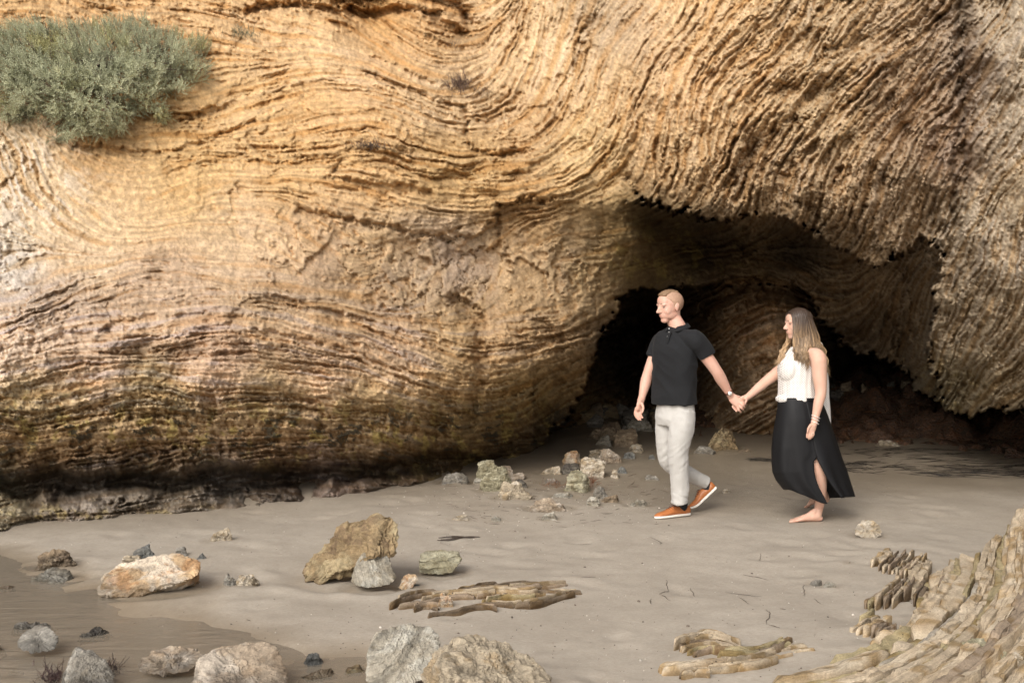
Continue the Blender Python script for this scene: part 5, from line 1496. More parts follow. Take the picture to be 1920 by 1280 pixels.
def shoe(name, heel, toe, upv, parentroot, bend=0.0):
    """heel and toe on the sole line; upv = up out of the sole"""
    ax = (toe - heel); Ln = ax.length; ax.normalize(); up_ = (upv - ax * upv.dot(ax)).normalized(); sd = ax.cross(up_)
    def W(t):   # half width along the shoe, t 0 heel .. 1 toe
        return np.interp(t, [0, .05, .15, .35, .55, .72, .86, .95, 1], [.012, .028, .034, .032, .040, .045, .040, .026, .008])
    def zc(t):   # bend at the ball of the foot
        return 0 if t < .72 else (t - .72) ** 2 * bend * 2.2
    def pt(t, y, z):
        return heel + ax * (Ln * t) + sd * y + up_ * (z + zc(t) * Ln)
    ts = [0, .02, .06, .12, .2, .3, .4, .5, .6, .7, .78, .86, .92, .97, 1]
    def loft(zprof, wmul, nm, mat):
        vs = []; n = 16; fs = []
        for t_ in ts:
            z0, z1 = zprof(t_); w = W(t_) * wmul
            for k in range(n):
                a = 2 * math.pi * k / n
                c_, s_ = math.cos(a), math.sin(a)
                yy_ = math.copysign(abs(c_) ** .7, c_) * w
                if s_ < 0: zz = z0 + (z1 - z0) * .5 * (1 - abs(s_) ** .35)
                else: zz = (z0 + z1) / 2 + (z1 - z0) * .5 * s_ ** 1.1
                if s_ > 0 and nm == 'upper': yy_ *= 1 - .35 * s_
                vs.append(pt(t_, yy_, zz))
        m_ = len(ts)
        for i in range(m_ - 1):
            for k in range(n):
                a = i * n + k; b = i * n + (k + 1) % n
                fs.append((a, b, b + n, a + n))
        fs.append(tuple(range(n))[::-1]); fs.append(tuple(range((m_ - 1) * n, m_ * n)))
        me = mesh_from(nm, vs, fs, mat)
        ob = link(nm, me); mm = ob.modifiers.new('b', 'SUBSURF'); mm.levels = 1; mm.render_levels = 1
        return ob
    so_ = loft(lambda t_: (0, .024), 1.06, 'sole', M_SOLE)
    o = loft(lambda t_: (.018, float(np.interp(t_, [0, .06, .15, .3, .42, .55, .7, .85, .95, 1], [.070, .082, .076, .074, .092, .078, .056, .046, .034, .022]))), .98, 'upper', M_LEATHER)
    o.name = 'shoe'; so_['sub_of'] = o.name
    B = Blob()
    for k, (t_, zz) in enumerate(((.44, .089), (.50, .083), (.56, .076), (.62, .068))):
        B.tube([pt(t_ - .02, -.022, zz - .010), pt(t_, 0, zz + .004), pt(t_ + .02, .022, zz - .010)], [.0022] * 3, n=6, sub=2)
    B.tube([pt(.44, 0, .093), pt(.50, .030, .088), pt(.53, .034, .066)], [.0018] * 3, n=6, sub=2)
    B.tube([pt(.44, 0, .093), pt(.50, -.030, .088), pt(.53, -.034, .066)], [.0018] * 3, n=6, sub=2)
    link('laces', mesh_from('laces', B.v, B.f, M_STRAP))['sub_of'] = o.name
    B = Blob(); B.tube([pt(.22, 0, .045), pt(.20, 0, .085), pt(.18, 0, .115)], [(.032, .044), (.029, .040), (.028, .036)], nrm=sd, n=14)
    link('sock', mesh_from('sock', B.v, B.f, M_SOCK))['sub_of'] = o.name
UPZ = Vector((0, 0, 1))
h1 = gnd(1294, 966); h1.z = .004; t1 = gnd(1227, 973); t1.z = .004
shoe('shoe', h1, t1, UPZ, man)
t2 = gnd(1297, 959); t2.z = .004
h2 = P(1346, 913, .27)
dvec = (h2 - t2); h2 = t2 + dvec.normalized() * .285
dn = (t2 - h2).normalized(); upv = Vector((-.7, 0, .72))
shoe('shoe', h2, t2, upv, man, bend=.55)
# watch on the left wrist
wd = (WL - EL).normalized()
B = Blob(); wc = WL + wd * -.002
ring = []
a1 = Vector((0, -1, 0)); a1 = (a1 - wd * a1.dot(wd)).normalized(); a2 = wd.cross(a1)
vs = []; fs = []
for i in range(20):
    a = 2 * math.pi * i / 20
    for s_ in (-.009, .009):
        vs.append(wc + (a1 * math.cos(a) * .0335 + a2 * math.sin(a) * .034) + wd * s_)
for i in range(20):
    a, b = 2 * i, 2 * ((i + 1) % 20)
    fs.append((a, b, b + 1, a + 1))
w_ = link('watch', mesh_from('watch', vs, fs, M_STRAP)); mm = w_.modifiers.new('s', 'SOLIDIFY'); mm.thickness = .003
B = Blob(); B.tube([wc + a1 * .032, wc + a1 * .041], [.019, .018], n=20, cap=False, nrm=wd, sub=1); link('watch_case', mesh_from('watch_case', B.v, B.f, M_METAL))
B = Blob(); B.tube([wc + a1 * .0405, wc + a1 * .0425], [.0155, .0155], n=20, cap=False, nrm=wd, sub=1); link('watch_dial', mesh_from('watch_dial', B.v, B.f, M_WHITE))
for ob in [o for o in bpy.data.objects if o not in before]:
    if ob.parent is None:
        adopt(ob, man)

# ================================================================= the woman
Pw = px(8.90)
woman = empty('person', gnd(1520, 975))
tag(woman, 'barefoot woman with long hair, dotted white blouse and long black slit skirt', 'person')
before = set(bpy.data.objects)
hw = frame(math.radians(12), math.radians(-3), 0)
bw = frame(math.radians(22))
HCw = Pw(1495, 608, 0.0); HSw = 1.0
B = Blob()
q = add_head(B, HCw, hw, HSw, True)
nbw = Pw(1507, 652, 0)
B.tube([q(-.02, 0, -.03), q(-.018, 0, -.08), nbw, nbw + Vector((0, 0, -.06))], [(.048, .050), (.047, .050), (.052, .056), (.06, .09)], nrm=bw[0], n=18)
B.tube([Pw(1507, 662), Pw(1503, 690), Pw(1498, 745), Pw(1500, 765)], [(.08, .13), (.09, .13), (.08, .11), (.08, .11)], nrm=bw[0], n=18)
SLw = Pw(1534, 671, -.17); SRw = Pw(1492, 672, .16)
ELw = Pw(1539, 735, -.20); WLw = Pw(1528, 786, -.22)
B.tube([Pw(1522, 664, -.10), SLw, SLw.lerp(ELw, .5), ELw, ELw.lerp(WLw, .4), WLw, Pw(1526, 796, -.22)], [.052, .062, .056, .043, .039, .026, .025], n=18)
ERw = Pw(1436, 715, .10); WRw = Pw(1404, 742, .02)
B.tube([Pw(1503, 668, .10), SRw, SRw.lerp(ERw, .55), ERw, ERw.lerp(WRw, .4), WRw, Pw(1398, 746, .01)], [.050, .055, .048, .040, .037, .026, .025], n=18)
# left hand hanging with bent fingers
B.tube([Pw(1527, 792, -.22), Pw(1524, 801, -.225), Pw(1521, 809, -.23)], [(.017, .022), (.016, .032), (.013, .031)], nrm=(.35, -.9, 0), n=14)
for pts in [[(1515.5, 806, -.225), (1513.5, 813, -.23), (1512, 820, -.225)], [(1519, 808, -.235), (1517.5, 817, -.24), (1516, 823.5, -.23)],
            [(1522, 809, -.235), (1521.5, 817, -.24), (1519, 823, -.23)], [(1525, 807, -.23), (1525.5, 814, -.235), (1523, 820, -.23)]]:
    B.tube([Pw(*a) for a in pts], [.0088, .0080, .0060], n=10)
B.tube([Pw(1520, 796, -.235), Pw(1515.5, 803, -.25), Pw(1514, 811, -.255)], [.011, .009, .0065], n=10)
# right hand reaching into his
B.tube([Pw(1401, 744, .01), Pw(1395, 748, .02), Pw(1387, 755, .04)], [(.016, .022), (.014, .032), (.012, .032)], nrm=(0, -1, 0), n=14)
for pts in [[(1385, 750, .06), (1379, 755, .07), (1373, 762, .04)], [(1385, 755, .06), (1380, 761, .06), (1374.5, 765, .035)],
            [(1386, 759, .06), (1382, 765, .06), (1377.5, 768, .035)], [(1387, 762, .055), (1384, 768, .05), (1380, 771, .035)]]:
    B.tube([Pw(*a) for a in pts], [.0088, .0080, .0065], n=10)
B.tube([Pw(1400, 747, -.01), Pw(1399, 752, -.035), Pw(1396.5, 757, -.04)], [.011, .0095, .007], n=10)
# legs: planted foot in front, the other trailing
hip = Pw(1503, 775)
K1 = Pw(1530, 868, -.12); A1 = Pw(1535, 955, -.03)
B.tube([Pw(1503, 775, -.06), Pw(1514, 820, -.08), K1, Pw(1537, 895, -.11), Pw(1539, 925, -.07), A1, Pw(1532, 966, -.02)], [.075, .070, .056, .054, .042, .034, .034], n=18)
K2 = Pw(1497, 865, .10); A2 = Pw(1546, 928, .24)
B.tube([Pw(1503, 775, .07), Pw(1499, 820, .09), K2, K2.lerp(A2, .4), A2, Pw(1549, 935, .25)], [.075, .070, .055, .05, .034, .030], n=18)
hz = gnd(1536, 975)
def foot(B, heel, toe, up_, s=1.0):
    ax = (toe - heel); Ln = ax.length; ax.normalize(); sd = up_.cross(ax).normalized()
    p = lambda t_, y, z: heel + ax * (Ln * t_) + sd * y + up_ * z
    B.tube([p(.06, 0, .026), p(.2, 0, .032), p(.45, 0, .034), p(.66, 0, .024), p(.80, 0, .017)], [(.024, .026), (.030, .028), (.030, .030), (.020, .038), (.013, .038)], nrm=up_, n=16)
    B.tube([p(.12, 0, .075), p(.14, 0, .045), p(.3, 0, .040)], [.032, .033, .034], n=14)
    B.tube([p(.22, 0, .080), p(.42, 0, .045), p(.62, .005, .024)], [.026, .024, .018], n=14)
    for k, (y, e) in enumerate(((.026, 1.0), (.009, .985), (-.006, .955), (-.019, .925), (-.031, .89))):
        B.tube([p(.76, y * .9, .014), p(.88, y, .013), p(e - .02, y * 1.05, .010)], [.011, .009 if k else .011, .0075 if k else .010], n=8)
tw = gnd(1478, 979); hw_ = gnd(1541, 977)
hw_.z = .0; tw.z = 0
foot(B, hw_, tw, UPZ)
t3 = gnd(1514, 951); t3.z = .0
h3 = Pw(1552, 934, .27)
h3 = t3 + (h3 - t3).normalized() * .24
foot(B, h3, t3, ((Vector((-.4, 0, .9)))).normalized())
wbody = B.skin('body', .0050, M_SKINW, 3)
face_bits(q, hw, HSw, None, fem=True)
# blouse
f, l, u = bw
t = NT('dotted_blouse')
tc = t.n('ShaderNodeTexCoord').outputs['Object']
sp = t.n('ShaderNodeSeparateXYZ', {0: tc})
def tri(a, b, per, off=0.0):
    x = t.math('DIVIDE', a, per); x = t.math('ADD', x, off); x = t.math('FRACT', x); x = t.math('SUBTRACT', x, .5)
    return t.math('ABSOLUTE', x)
da = t.math('ADD', sp.outputs[0], sp.outputs[2]); db = t.math('SUBTRACT', sp.outputs[0], sp.outputs[2])
x1 = tri(da, None, .0185); x2 = tri(db, None, .0185)
r2 = t.math('SQRT', t.math('ADD', t.math('MULTIPLY', x1, x1), t.math('MULTIPLY', x2, x2)))
dot = t.ramp(r2, [(.19, 1.), (.25, 0.)]).outputs[0]
t.set('Base Color', t.mix(dot, (.70, .675, .64), (.24, .18, .15))); t.set('Roughness', .8); t.set('Sheen Weight', .2)
n1 = t.noise(26, 3, .5, t.scaled(tc, 1, 1, .3)); t.set('Normal', t.bump(n1, .004, .5))
M_BLOUSE = t.m
def bfold(co, no):
    a = np.arctan2(co[:, 1] - 8.9, co[:, 0] - Pw(1497, 700).x)
    z = co[:, 2]
    return .0045 * vnoise(co, (10, 10, 2.5), 7) + 0.0016 * np.sin(a * 16 + 6 * vnoise(co, (3, 3, 2), 8, 1)) * np.clip((1.42 - z) / .3, 0, 1)
B = Blob()
S = [(634, 1504, 0, .052, .054), (644, 1505, 0, .056, .060), (652, 1506, 0, .066, .085), (661, 1503, 0, .085, .118), (673, 1499, 0, .112, .132), (687, 1495, 0, .138, .142), (700, 1494, 0, .142, .145),
     (720, 1494, 0, .136, .145), (738, 1494.5, 0, .138, .155), (747, 1494, 0, .144, .160), (752, 1494, 0, .136, .152)]
B.tube([Pw(a[1], a[0], a[2]) for a in S], [(a[3], a[4]) for a in S], nrm=f, n=40, sub=3, cap=False, power=2.2)
B.ell(Pw(1477, 694, -.06), (f * .060, l * .09, u * .10)); B.ell(Pw(1474, 694, .03), (f * .060, l * .09, u * .10))
B.ell(Pw(1464, 748, -.07), (f * .022, l * .07, u * .03)); B.ell(Pw(1466, 745, .0), (f * .022, l * .05, u * .03))
B.skin('blouse', .0055, M_BLOUSE, 4, disp=bfold)
# scarf tail down the back
N = 22
top = []; bot = []
for k in range(N):
    a = k / (N - 1)
    v_ = 640 + a * 172
    u_ = 1536 + 14 * min(a * 2.2, 1) + 1.5 * math.sin(a * 9)
    top.append(Pw(u_ - 5 - 3 * a, v_, .02 + .012 * math.sin(a * 12))); bot.append(Pw(u_ + 6 + 2 * a, v_, .06 + .01 * math.sin(a * 8 + 1)))
top[-1] = Pw(1549, 800, .02); bot[-1] = Pw(1558, 814, .06)
ribbon('scarf_tail', top, bot, M_BLOUSE, .003)
# skirt
prof = [  # v, left u, right u, half depth
 (746, 1459, 1536, .150), (752, 1459, 1540, .160), (765, 1458, 1546, .175), (785, 1455, 1554, .19), (810, 1451, 1562, .20), (840, 1448, 1572, .21), (865, 1447.5, 1581, .215),
 (885, 1449, 1588, .22), (900, 1455, 1593, .22), (915, 1467, 1598, .22), (930, 1484, 1603, .22), (945, 1500, 1607, .22)]
PV = np.array(prof)
nphi = 120; nv_ = 70
vs = []; fs = []; ok = []
for j in range(nv_ + 1):
    tt = j / nv_
    for i in range(nphi + 1):
        s_ = i / nphi          # goes from slit right edge round the back to slit left edge
        phi = math.radians(-90 + 14) + 2 * math.pi * s_ * (1.02 - .035 * float(sstep(.50, .62, tt)))      # 0 = right(+X), -90 = camera side
        c_ = math.cos(phi); sn = math.sin(phi)
        # hem height: lower near the slit's left edge, rising to the left
        xx = c_
        hem = 938 - 5 * max(xx, 0) * 1.2 if s_ < .5 else 919 + 0 * xx
        w_l = sstep(.80, .99, s_)
        hem = (934 - 3 * xx) * (1 - sstep(.45, .6, s_)) + sstep(.45, .6, s_) * (917 + 27 * w_l)
        v_ = 746 + (hem - 746) * tt
        ul = np.interp(v_, PV[:, 0], PV[:, 1]); ur = np.interp(v_, PV[:, 0], PV[:, 2]); hd = np.interp(v_, PV[:, 0], PV[:, 3])
        uc = (ul + ur) / 2; hwid = (ur - ul) / 2
        low = sstep(.15, .9, tt)
        fold = 1 + low * (.055 * math.sin(phi * 5 + 1.5 * tt) + .03 * math.sin(phi * 11 + 2)) * (1 - abs(c_) ** 6)
        U_ = uc + hwid * math.copysign(abs(c_) ** .9, c_) * (1 + (fold - 1) * .3)
        dY = hd * sn * fold * (1 - .02 * (s_ > .96))
        # slit opening
        op = sstep(849, 885, v_) * (v_ - 849) / 95
        if s_ > .5: U_ += 0
        k_r = math.exp(-(s_ / .05) ** 2); k_l = math.exp(-((1 - s_) / .05) ** 2)
        U_ += op * (17 * k_r - 11 * k_l) 
        vs.append(Pw(U_, v_, dY - .0))
for j in range(nv_):
    for i in range(nphi):
        a = j * (nphi + 1) + i
        fs.append((a, a + 1, a + nphi + 2, a + nphi + 1))
sk = link('skirt', mesh_from('skirt', vs, fs, M_SKIRT))
displace(sk.data, lambda co, no: .006 * vnoise(co, (7, 7, 2.2), 12) * np.clip((1.05 - co[:, 2]) / .3, 0.2, 1))
mm = sk.modifiers.new('s', 'SOLIDIFY'); mm.thickness = .004
B = Blob()
bx = [(Pw(1499.5, 746, 0) + Vector((math.cos(a) * .170, math.sin(a) * .156, 0))) for a in np.linspace(0, 2 * math.pi, 33)]
ribbon('waistband', [p + Vector((0, 0, .012)) for p in bx], [p - Vector((0, 0, .014)) for p in bx], M_SKIRT, .004, 0)
# bracelets and ring
for (cc, rr_) in ((Pw(1529.5, 781, -.22), .034), (Pw(1528.5, 786, -.22), .032), (Pw(1528, 792, -.22), .030)):
    vs2 = []; B = Blob()
    dd = (WLw - ELw).normalized(); a1 = Vector((1, 0, 0)); a1 = (a1 - dd * a1.dot(dd)).normalized(); a2 = dd.cross(a1)
    pts = [cc + (a1 * math.cos(a) + a2 * math.sin(a)) * rr_ + dd * .006 * math.cos(a) for a in np.linspace(0, 2 * math.pi, 21)]
    B.tube(pts, [.0024] * 21, n=6, sub=1, cap=False)
    link('bracelet', mesh_from('bracelet', B.v, B.f, M_BEAD))
B = Blob(); B.ell(Pw(1524.5, 813, -.245), (Vector((.004, 0, 0)), Vector((0, .004, 0)), Vector((0, 0, .003))), 8, 6); link('ring', mesh_from('ring', B.v, B.f, M_METAL))
# hair: a dark crown and long streaked locks
t = NT('balayage_hair')
a = t.attr('tone').outputs['Color']; nn = t.noise(220, 2, .6, t.scaled(t.n('ShaderNodeTexCoord').outputs['Object'], 1, 1, .05))
t.set('Base Color', t.mix(1.0, a, t.ramp(nn, [(.3, .6), (.7, 1.35)]).outputs[0], 'MULTIPLY')); t.set('Roughness', .42); t.set('Specular IOR Level', .5)
t.set('Normal', t.bump(nn, .002, .6))
M_LOCK = t.m
r = np.random.default_rng(21)
HV = []; HF = []; HT = []
f, l, u = hw
HTOP = (HCw + u * .12).z
def lock(path, r0, tone):
    Bq = Blob(); k = len(path)
    rad = [(r0 * w * .5, r0 * w) for w in np.interp(np.linspace(0, 1, k), [0, .15, .7, .9, 1], [.55, 1, .9, .6, .1])]
    Bq.tube(path, rad, n=6, sub=3, cap=False, nrm=(0.2, -1, 0))
    o = len(HV); HV.extend(Bq.v); HF.extend([tuple(i + o for i in ff) for ff in Bq.f])
    for v in Bq.v:
        w = float(sstep(.05, .34, (HTOP - v[2]) * (.75 + .35 * tone)))
        rt = np.array((.052, .032, .022)); en = np.array((.34, .225, .125)) * tone
        HT.append(rt * (1 - w) + en * w)
cr = HCw + u * .03 * HSw - f * .012 * HSw
cl = [(side, b, r.normal(0, 1), r.normal(0, 1), r.uniform(0, 6), r.uniform(.012, .026), r.uniform(.5, 1.3)) for side in (1, 1, -1) for b in np.linspace(0, 1, 9)]
for i in range(430):
    side, bk, c1, c2, phs, wv, ct = cl[int(r.integers(0, len(cl)))]
    back = min(max(bk + r.normal(0, .05), 0), 1)
    sx_ = .070 - .155 * back
    rad_ = math.sqrt(max(1 - (sx_ / .098) ** 2, .05))
    tone = ct * r.uniform(.7, 1.3)
    path = []
    for a in (5, 35, 62, 90):
        aa = math.radians(a)
        rr = 1.09 + r.uniform(0, .07)
        path.append(cr + f * (sx_ * rr) + l * (side * math.sin(aa) * .080 * rad_ * rr) + u * (math.cos(aa) * .088 * rad_ * rr))
    if side > 0:
        m1 = Pw(np.interp(back, [0, .3, .7, 1], [1489, 1499, 1521, 1535]) + r.normal(0, 1.5), 634 + r.normal(0, 3), np.interp(back, [0, .7, 1], [-.095, -.085, -.03]))
        tu = np.interp(back, [0, .3, .6, .8, 1], [1494, 1508, 1515, 1545, 1551]) + 3 * c1 + r.normal(0, 2)
        tv = np.interp(back, [0, .4, .6, .8, 1], [676, 684, 668, 690, 696]) + 4 * c2 + r.normal(0, 3)
        dy = np.interp(back, [0, .5, .6, .8, 1], [-.13, -.17, -.17, -.10, .0])
        mu = np.interp(back, [0, .3, .6, .8, 1], [1490, 1501, 1513, 1538, 1545]) + 2 * c1
    else:
        fr2 = back < .5
        m1 = Pw((1479 if fr2 else 1530) + r.normal(0, 2), 640 + r.normal(0, 3), .06)
        tu = (np.interp(back, [0, .5], [1458, 1474]) if fr2 else np.interp(back, [.5, 1], [1540, 1552])) + 2 * c1 + r.normal(0, 2)
        tv = (680 if fr2 else 690) + 4 * c2 + r.normal(0, 3)
        dy = -.02 if fr2 else .08
        mu = (1470 if fr2 else 1540) + 2 * c1
    m2 = Pw(mu + r.normal(0, 1.2), 658, dy * .8 + .01)
    e = Pw(tu, tv, dy)
    w1 = Vector((wv * math.sin(phs), wv * .5 * math.cos(phs), 0)); w2 = Vector((wv * math.sin(phs + 2.4), wv * .5 * math.cos(phs + 2), 0))
    path += [path[-1].lerp(m1, .55) + l * side * .004, m1, m1.lerp(m2, .55) + w1 * .5, m2 + w2 * .6, m2.lerp(e, .5) + w1, e + w2 * .8]
    lock(path, r.uniform(.0028, .0052), tone)
hm = mesh_from('hair', HV, HF, M_LOCK); set_col(hm, np.array(HT))
link('hair', hm)
cp = cap('hair_cap', HCw, hw, HSw, (.098, .080, .088, -.012, .030), lambda p: float(np.interp(p.z, [-.09, -.02, .04, .07, .09], [-.01, .006, .030, .055, .080])) - p.x, M_LOCK, amp=.002, thick=.006)
set_col(cp.data, np.tile(np.array((.050, .031, .022)), (len(cp.data.vertices), 1)))
for ob in [o for o in bpy.data.objects if o not in before]:
    if ob.parent is None:
        adopt(ob, woman)

# sub-parts: buttons and collar belong to the shirt, laces to the shoe, and so on
def sub_of(o, p):
    o.parent = p; o.matrix_parent_inverse = Matrix.Identity(4)
for o in list(bpy.data.objects):
    b_ = o.name.split('.')[0]
    tgt = {'collar': 'polo_shirt', 'placket': 'polo_shirt', 'button': 'polo_shirt', 'watch_case': 'watch', 'watch_dial': 'watch', 'pocket_seam': 'trousers', 'waistband': 'skirt', 'scarf_tail': 'blouse'}.get(b_)
    if 'sub_of' in o.keys():
        tgt = o['sub_of']; del o['sub_of']
    if tgt: sub_of(o, bpy.data.objects[tgt])
# ------------------------------------------------------------------ plants and weed
def inst(tv, tf, X, R_, S_):
    """many copies of a template as arrays; R_ (n,3,3), X (n,3), S_ (n,)"""
    V_ = np.einsum('nij,vj->nvi', R_, tv) * S_[:, None, None] + X[:, None]
    F_ = tf[None] + (np.arange(len(X)) * len(tv))[:, None, None]
    return V_.reshape(-1, 3), F_.reshape(-1, tf.shape[1])
def bulk(name, V_, F_, mat, C_, smooth=False):
    me = bpy.data.meshes.new(name)
    me.vertices.add(len(V_)); me.vertices.foreach_set('co', V_.astype(np.float32).ravel())
    k = F_.shape[1]
    me.loops.add(F_.size); me.loops.foreach_set('vertex_index', F_.astype(np.int32).ravel())
    me.polygons.add(len(F_)); me.polygons.foreach_set('loop_start', np.arange(0, F_.size, k, dtype=np.int32))
    me.polygons.foreach_set('use_smooth', np.full(len(F_), smooth))
    me.update(calc_edges=True); set_col(me, C_); me.materials.append(mat)
    return link(name, me)
def leaf_mat(name, rough=.6, transl=.25):
    t = NT(name); a = t.attr('tone').outputs['Color']
    n = t.noise(50, 2, .5)
    t.set('Base Color', t.mix(1.0, a, t.ramp(n, [(.3, .8), (.7, 1.2)]).outputs[0], 'MULTIPLY')); t.set('Roughness', rough)
    tr = t.n('ShaderNodeBsdfTranslucent', {'Color': a}); mx = t.n('ShaderNodeMixShader', {0: transl, 1: t.b.outputs[0], 2: tr.outputs[0]})
    t.t.links.new(mx.outputs[0], t.out.inputs[0])
    return t.m
M_LEAF = leaf_mat('saltbush_leaf')
def sprig(seed, n=20, L_=.15):
    r = np.random.default_rng(seed); V_ = []; F_ = []
    # stem (two crossed strips), tip along +Z
    for a in (0, 1.57):
        o = len(V_); d = np.array([math.cos(a), math.sin(a), 0]) * .0018
        V_ += [-d, d, d * .5 + [0.01, 0, L_], -d * .5 + [0.01, 0, L_]]; F_.append([o, o + 1, o + 2, o + 3])
    for i in range(n):
        t_ = .15 + .85 * i / (n - 1); ph_ = i * 2.4 + r.uniform(-.4, .4); up_ = r.uniform(.5, 1.1)
        c = np.array([.01 * t_, 0, L_ * t_]); d = np.array([math.cos(ph_) * math.cos(up_), math.sin(ph_) * math.cos(up_), math.sin(up_)])
        s_ = np.cross(d, [0, 0, 1.]); s_ /= np.linalg.norm(s_) + 1e-9
        l_ = r.uniform(.016, .028) * (1.15 - .5 * t_); w_ = l_ * .17
        o = len(V_)
        V_ += [c, c + d * l_ * .55 + s_ * w_, c + d * l_, c + d * l_ * .55 - s_ * w_]; F_.append([o, o + 1, o + 2, o + 3])
    return np.array(V_, float), np.array(F_)
SPR = [sprig(k) for k in range(6)]
def orient(dirs, r):
    """rotation matrices taking +Z to dirs with random spin"""
    z = dirs / np.linalg.norm(dirs, axis=1, keepdims=True)
    a = r.normal(0, 1, dirs.shape); x = np.cross(a, z); x /= np.linalg.norm(x, axis=1, keepdims=True); y = np.cross(z, x)
    return np.stack([x, y, z], -1)
def in_poly(poly, u_, v_):
    return poly_sd(poly, u_, v_)
bp = [(-60,60),(0,38),(60,30),(130,42),(200,34),(262,26),(300,48),(345,58),(390,64),(398,84),(384,100),(394,124),(384,146),(352,150),(345,172),(312,176),(322,205),(300,222),(278,196),(250,206),(240,232),(205,246),(165,240),(120,252),(98,240),(108,212),(60,208),(30,220),(-10,196),(-60,190)]
r = np.random.default_rng(61)
uu = r.uniform(-60, 400, 26000); vv = r.uniform(24, 255, 26000)
sd = in_poly(bp, uu, vv); m = sd < -2
uu, vv, sd = uu[m], vv[m], sd[m]
gapn = fbm((128, 128), 9, 65, .8)[(vv / 3).astype(int) % 128, (uu / 3.5).astype(int) % 128]
m = (gapn > -1.0) & ((sd < -8) | (gapn > -.2))
uu, vv, sd = uu[m][:6800], vv[m][:6800], sd[m][:6800]
depthf = r.uniform(0, 1, len(uu)) ** .6
dome = np.minimum(-sd / 60, 1) ** .6
X = np.zeros((len(uu), 3)); clump = fbm((128, 128), 16, 62, .8)
cl_ = clump[(vv / 3).astype(int) % 128, (uu / 4).astype(int) % 128]
for i in range(len(uu)):
    Dw = wallD(uu[i], vv[i])
    X[i] = at(uu[i], vv[i] + 3, Dw - .02 - (.50 * dome[i] + .09 * cl_[i] * dome[i]) * depthf[i] - .05 * cl_[i])
cx_, cz_ = X[:, 0].mean(), X[:, 2].mean()
dirs = np.stack([.5 * (X[:, 0] - cx_) / .8, -np.full(len(X), .75), .45 + .5 * (X[:, 2] - cz_) / .5], 1) + r.normal(0, .38, X.shape)
low = vv > 175
dirs[low, 2] -= .35
X -= np.array([0, 0, .04])
R_ = orient(dirs, r); S_ = r.uniform(.65, 1.15, len(X)) * (.75 + .35 * dome)
Vs = []; Fs = []; Cs = []; off = 0
tone = .85 + .25 * r.random(len(X)) + .10 * cl_
yel = np.clip(fbm((128, 128), 30, 63, 1)[(vv / 3).astype(int) % 128, (uu / 4).astype(int) % 128] - .9, 0, 1) * .8 + (np.abs(uu - 130) < 30) * (np.abs(vv - 100) < 35) * .35 * r.random(len(uu))
colb = np.array([.47, .485, .32]) * tone[:, None]
colb = colb * (1 - yel[:, None]) + np.array([.46, .43, .19]) * yel[:, None]
dead = r.random(len(X)) < .03
colb[dead] = (.16, .12, .08)
vi = r.integers(0, 6, len(X))
for k in range(6):
    mk = vi == k
    V_, F_ = inst(SPR[k][0], SPR[k][1], X[mk], R_[mk], S_[mk])
    Vs.append(V_); Fs.append(F_ + off); off += len(V_)
    nvt = len(SPR[k][0]); w = np.ones(nvt); w[:8] = .55
    Cs.append((colb[mk][:, None] * w[None, :, None]).reshape(-1, 3))
bush = empty('saltbush', at(190, 140, wallD(190, 140))); tag(bush, 'large grey green saltbush growing out of the cliff at upper left', 'bush')
fo = bulk('foliage', np.concatenate(Vs), np.concatenate(Fs), M_LEAF, np.concatenate(Cs)); fo['kind'] = 'stuff'
adopt_(fo, bush)
M_TWIG = flat_mat('grey_twig', (.10, .075, .055), .9)
B = Blob()
root = at(190, 120, wallD(190, 120) + .05)
for k in range(46):
    u_, v_ = r.uniform(0, 385), r.uniform(45, 235)
    if in_poly(bp, np.array([u_]), np.array([v_]))[0] > -8: continue
    e = at(u_, v_, wallD(u_, v_) - .25); md = root.lerp(e, .5) + Vector((0, -.12, -.03))
    B.tube([root, md, e], [.010, .006, .002], n=5, sub=4, cap=False)
br = link('branches', mesh_from('branches', B.v, B.f, M_TWIG)); adopt_(br, bush)
def tuft(name, u0, v0, ru, rv, n, col, lab, cat, scale=.5, seed=0, up_=.8, out=.5):
    r = np.random.default_rng(seed)
    uu = u0 + r.normal(0, ru * .5, n); vv = v0 + r.normal(0, rv * .5, n)
    X = np.array([list(at(a, b, wallD(a, b) - .02)) for a, b in zip(uu, vv)])
    d = np.stack([r.normal(0, .5, n), -np.full(n, out), np.full(n, up_)], 1) + r.normal(0, .3, (n, 3))
    V_, F_ = inst(SPR[1][0], SPR[1][1], X, orient(d, r), scale * r.uniform(.6, 1.2, n))
    C_ = np.repeat(np.array(col) * r.uniform(.6, 1.3, (n, 1)), len(SPR[1][0]), 0)
    o = bulk(name, V_, F_, M_LEAF, C_); tag(o, lab, cat); return o
tuft('dry_shrub', 862, 164, 26, 16, 120, (.17, .115, .09), 'small dry purplish brown shrub on the cliff, upper middle', 'shrub', .6, 1)
tuft('dry_shrub', 692, 278, 34, 7, 110, (.14, .10, .08), 'flat dark dry shrub on the cliff left of the vertical crack', 'shrub', .5, 2)
tuft('creeping_plant', 455, 68, 40, 9, 60, (.19, .21, .14), 'thin green creeping stems on the cliff right of the saltbush', 'plant', .6, 3)
tuft('dry_shrub', 905, 176, 18, 10, 40, (.22, .16, .11), 'sparse straw coloured shrub right of the dry purplish one', 'shrub', .45, 4)
tuft('dry_shrub', 852, 88, 14, 8, 26, (.20, .15, .11), 'tiny dry tuft below the dark crack at the top', 'shrub', .4, 5)
tuft('creeping_plant', 35, 215, 26, 10, 60, (.20, .21, .14), 'loose trailing stems hanging below the saltbush left end', 'plant', .7, 6, up_=-.3)
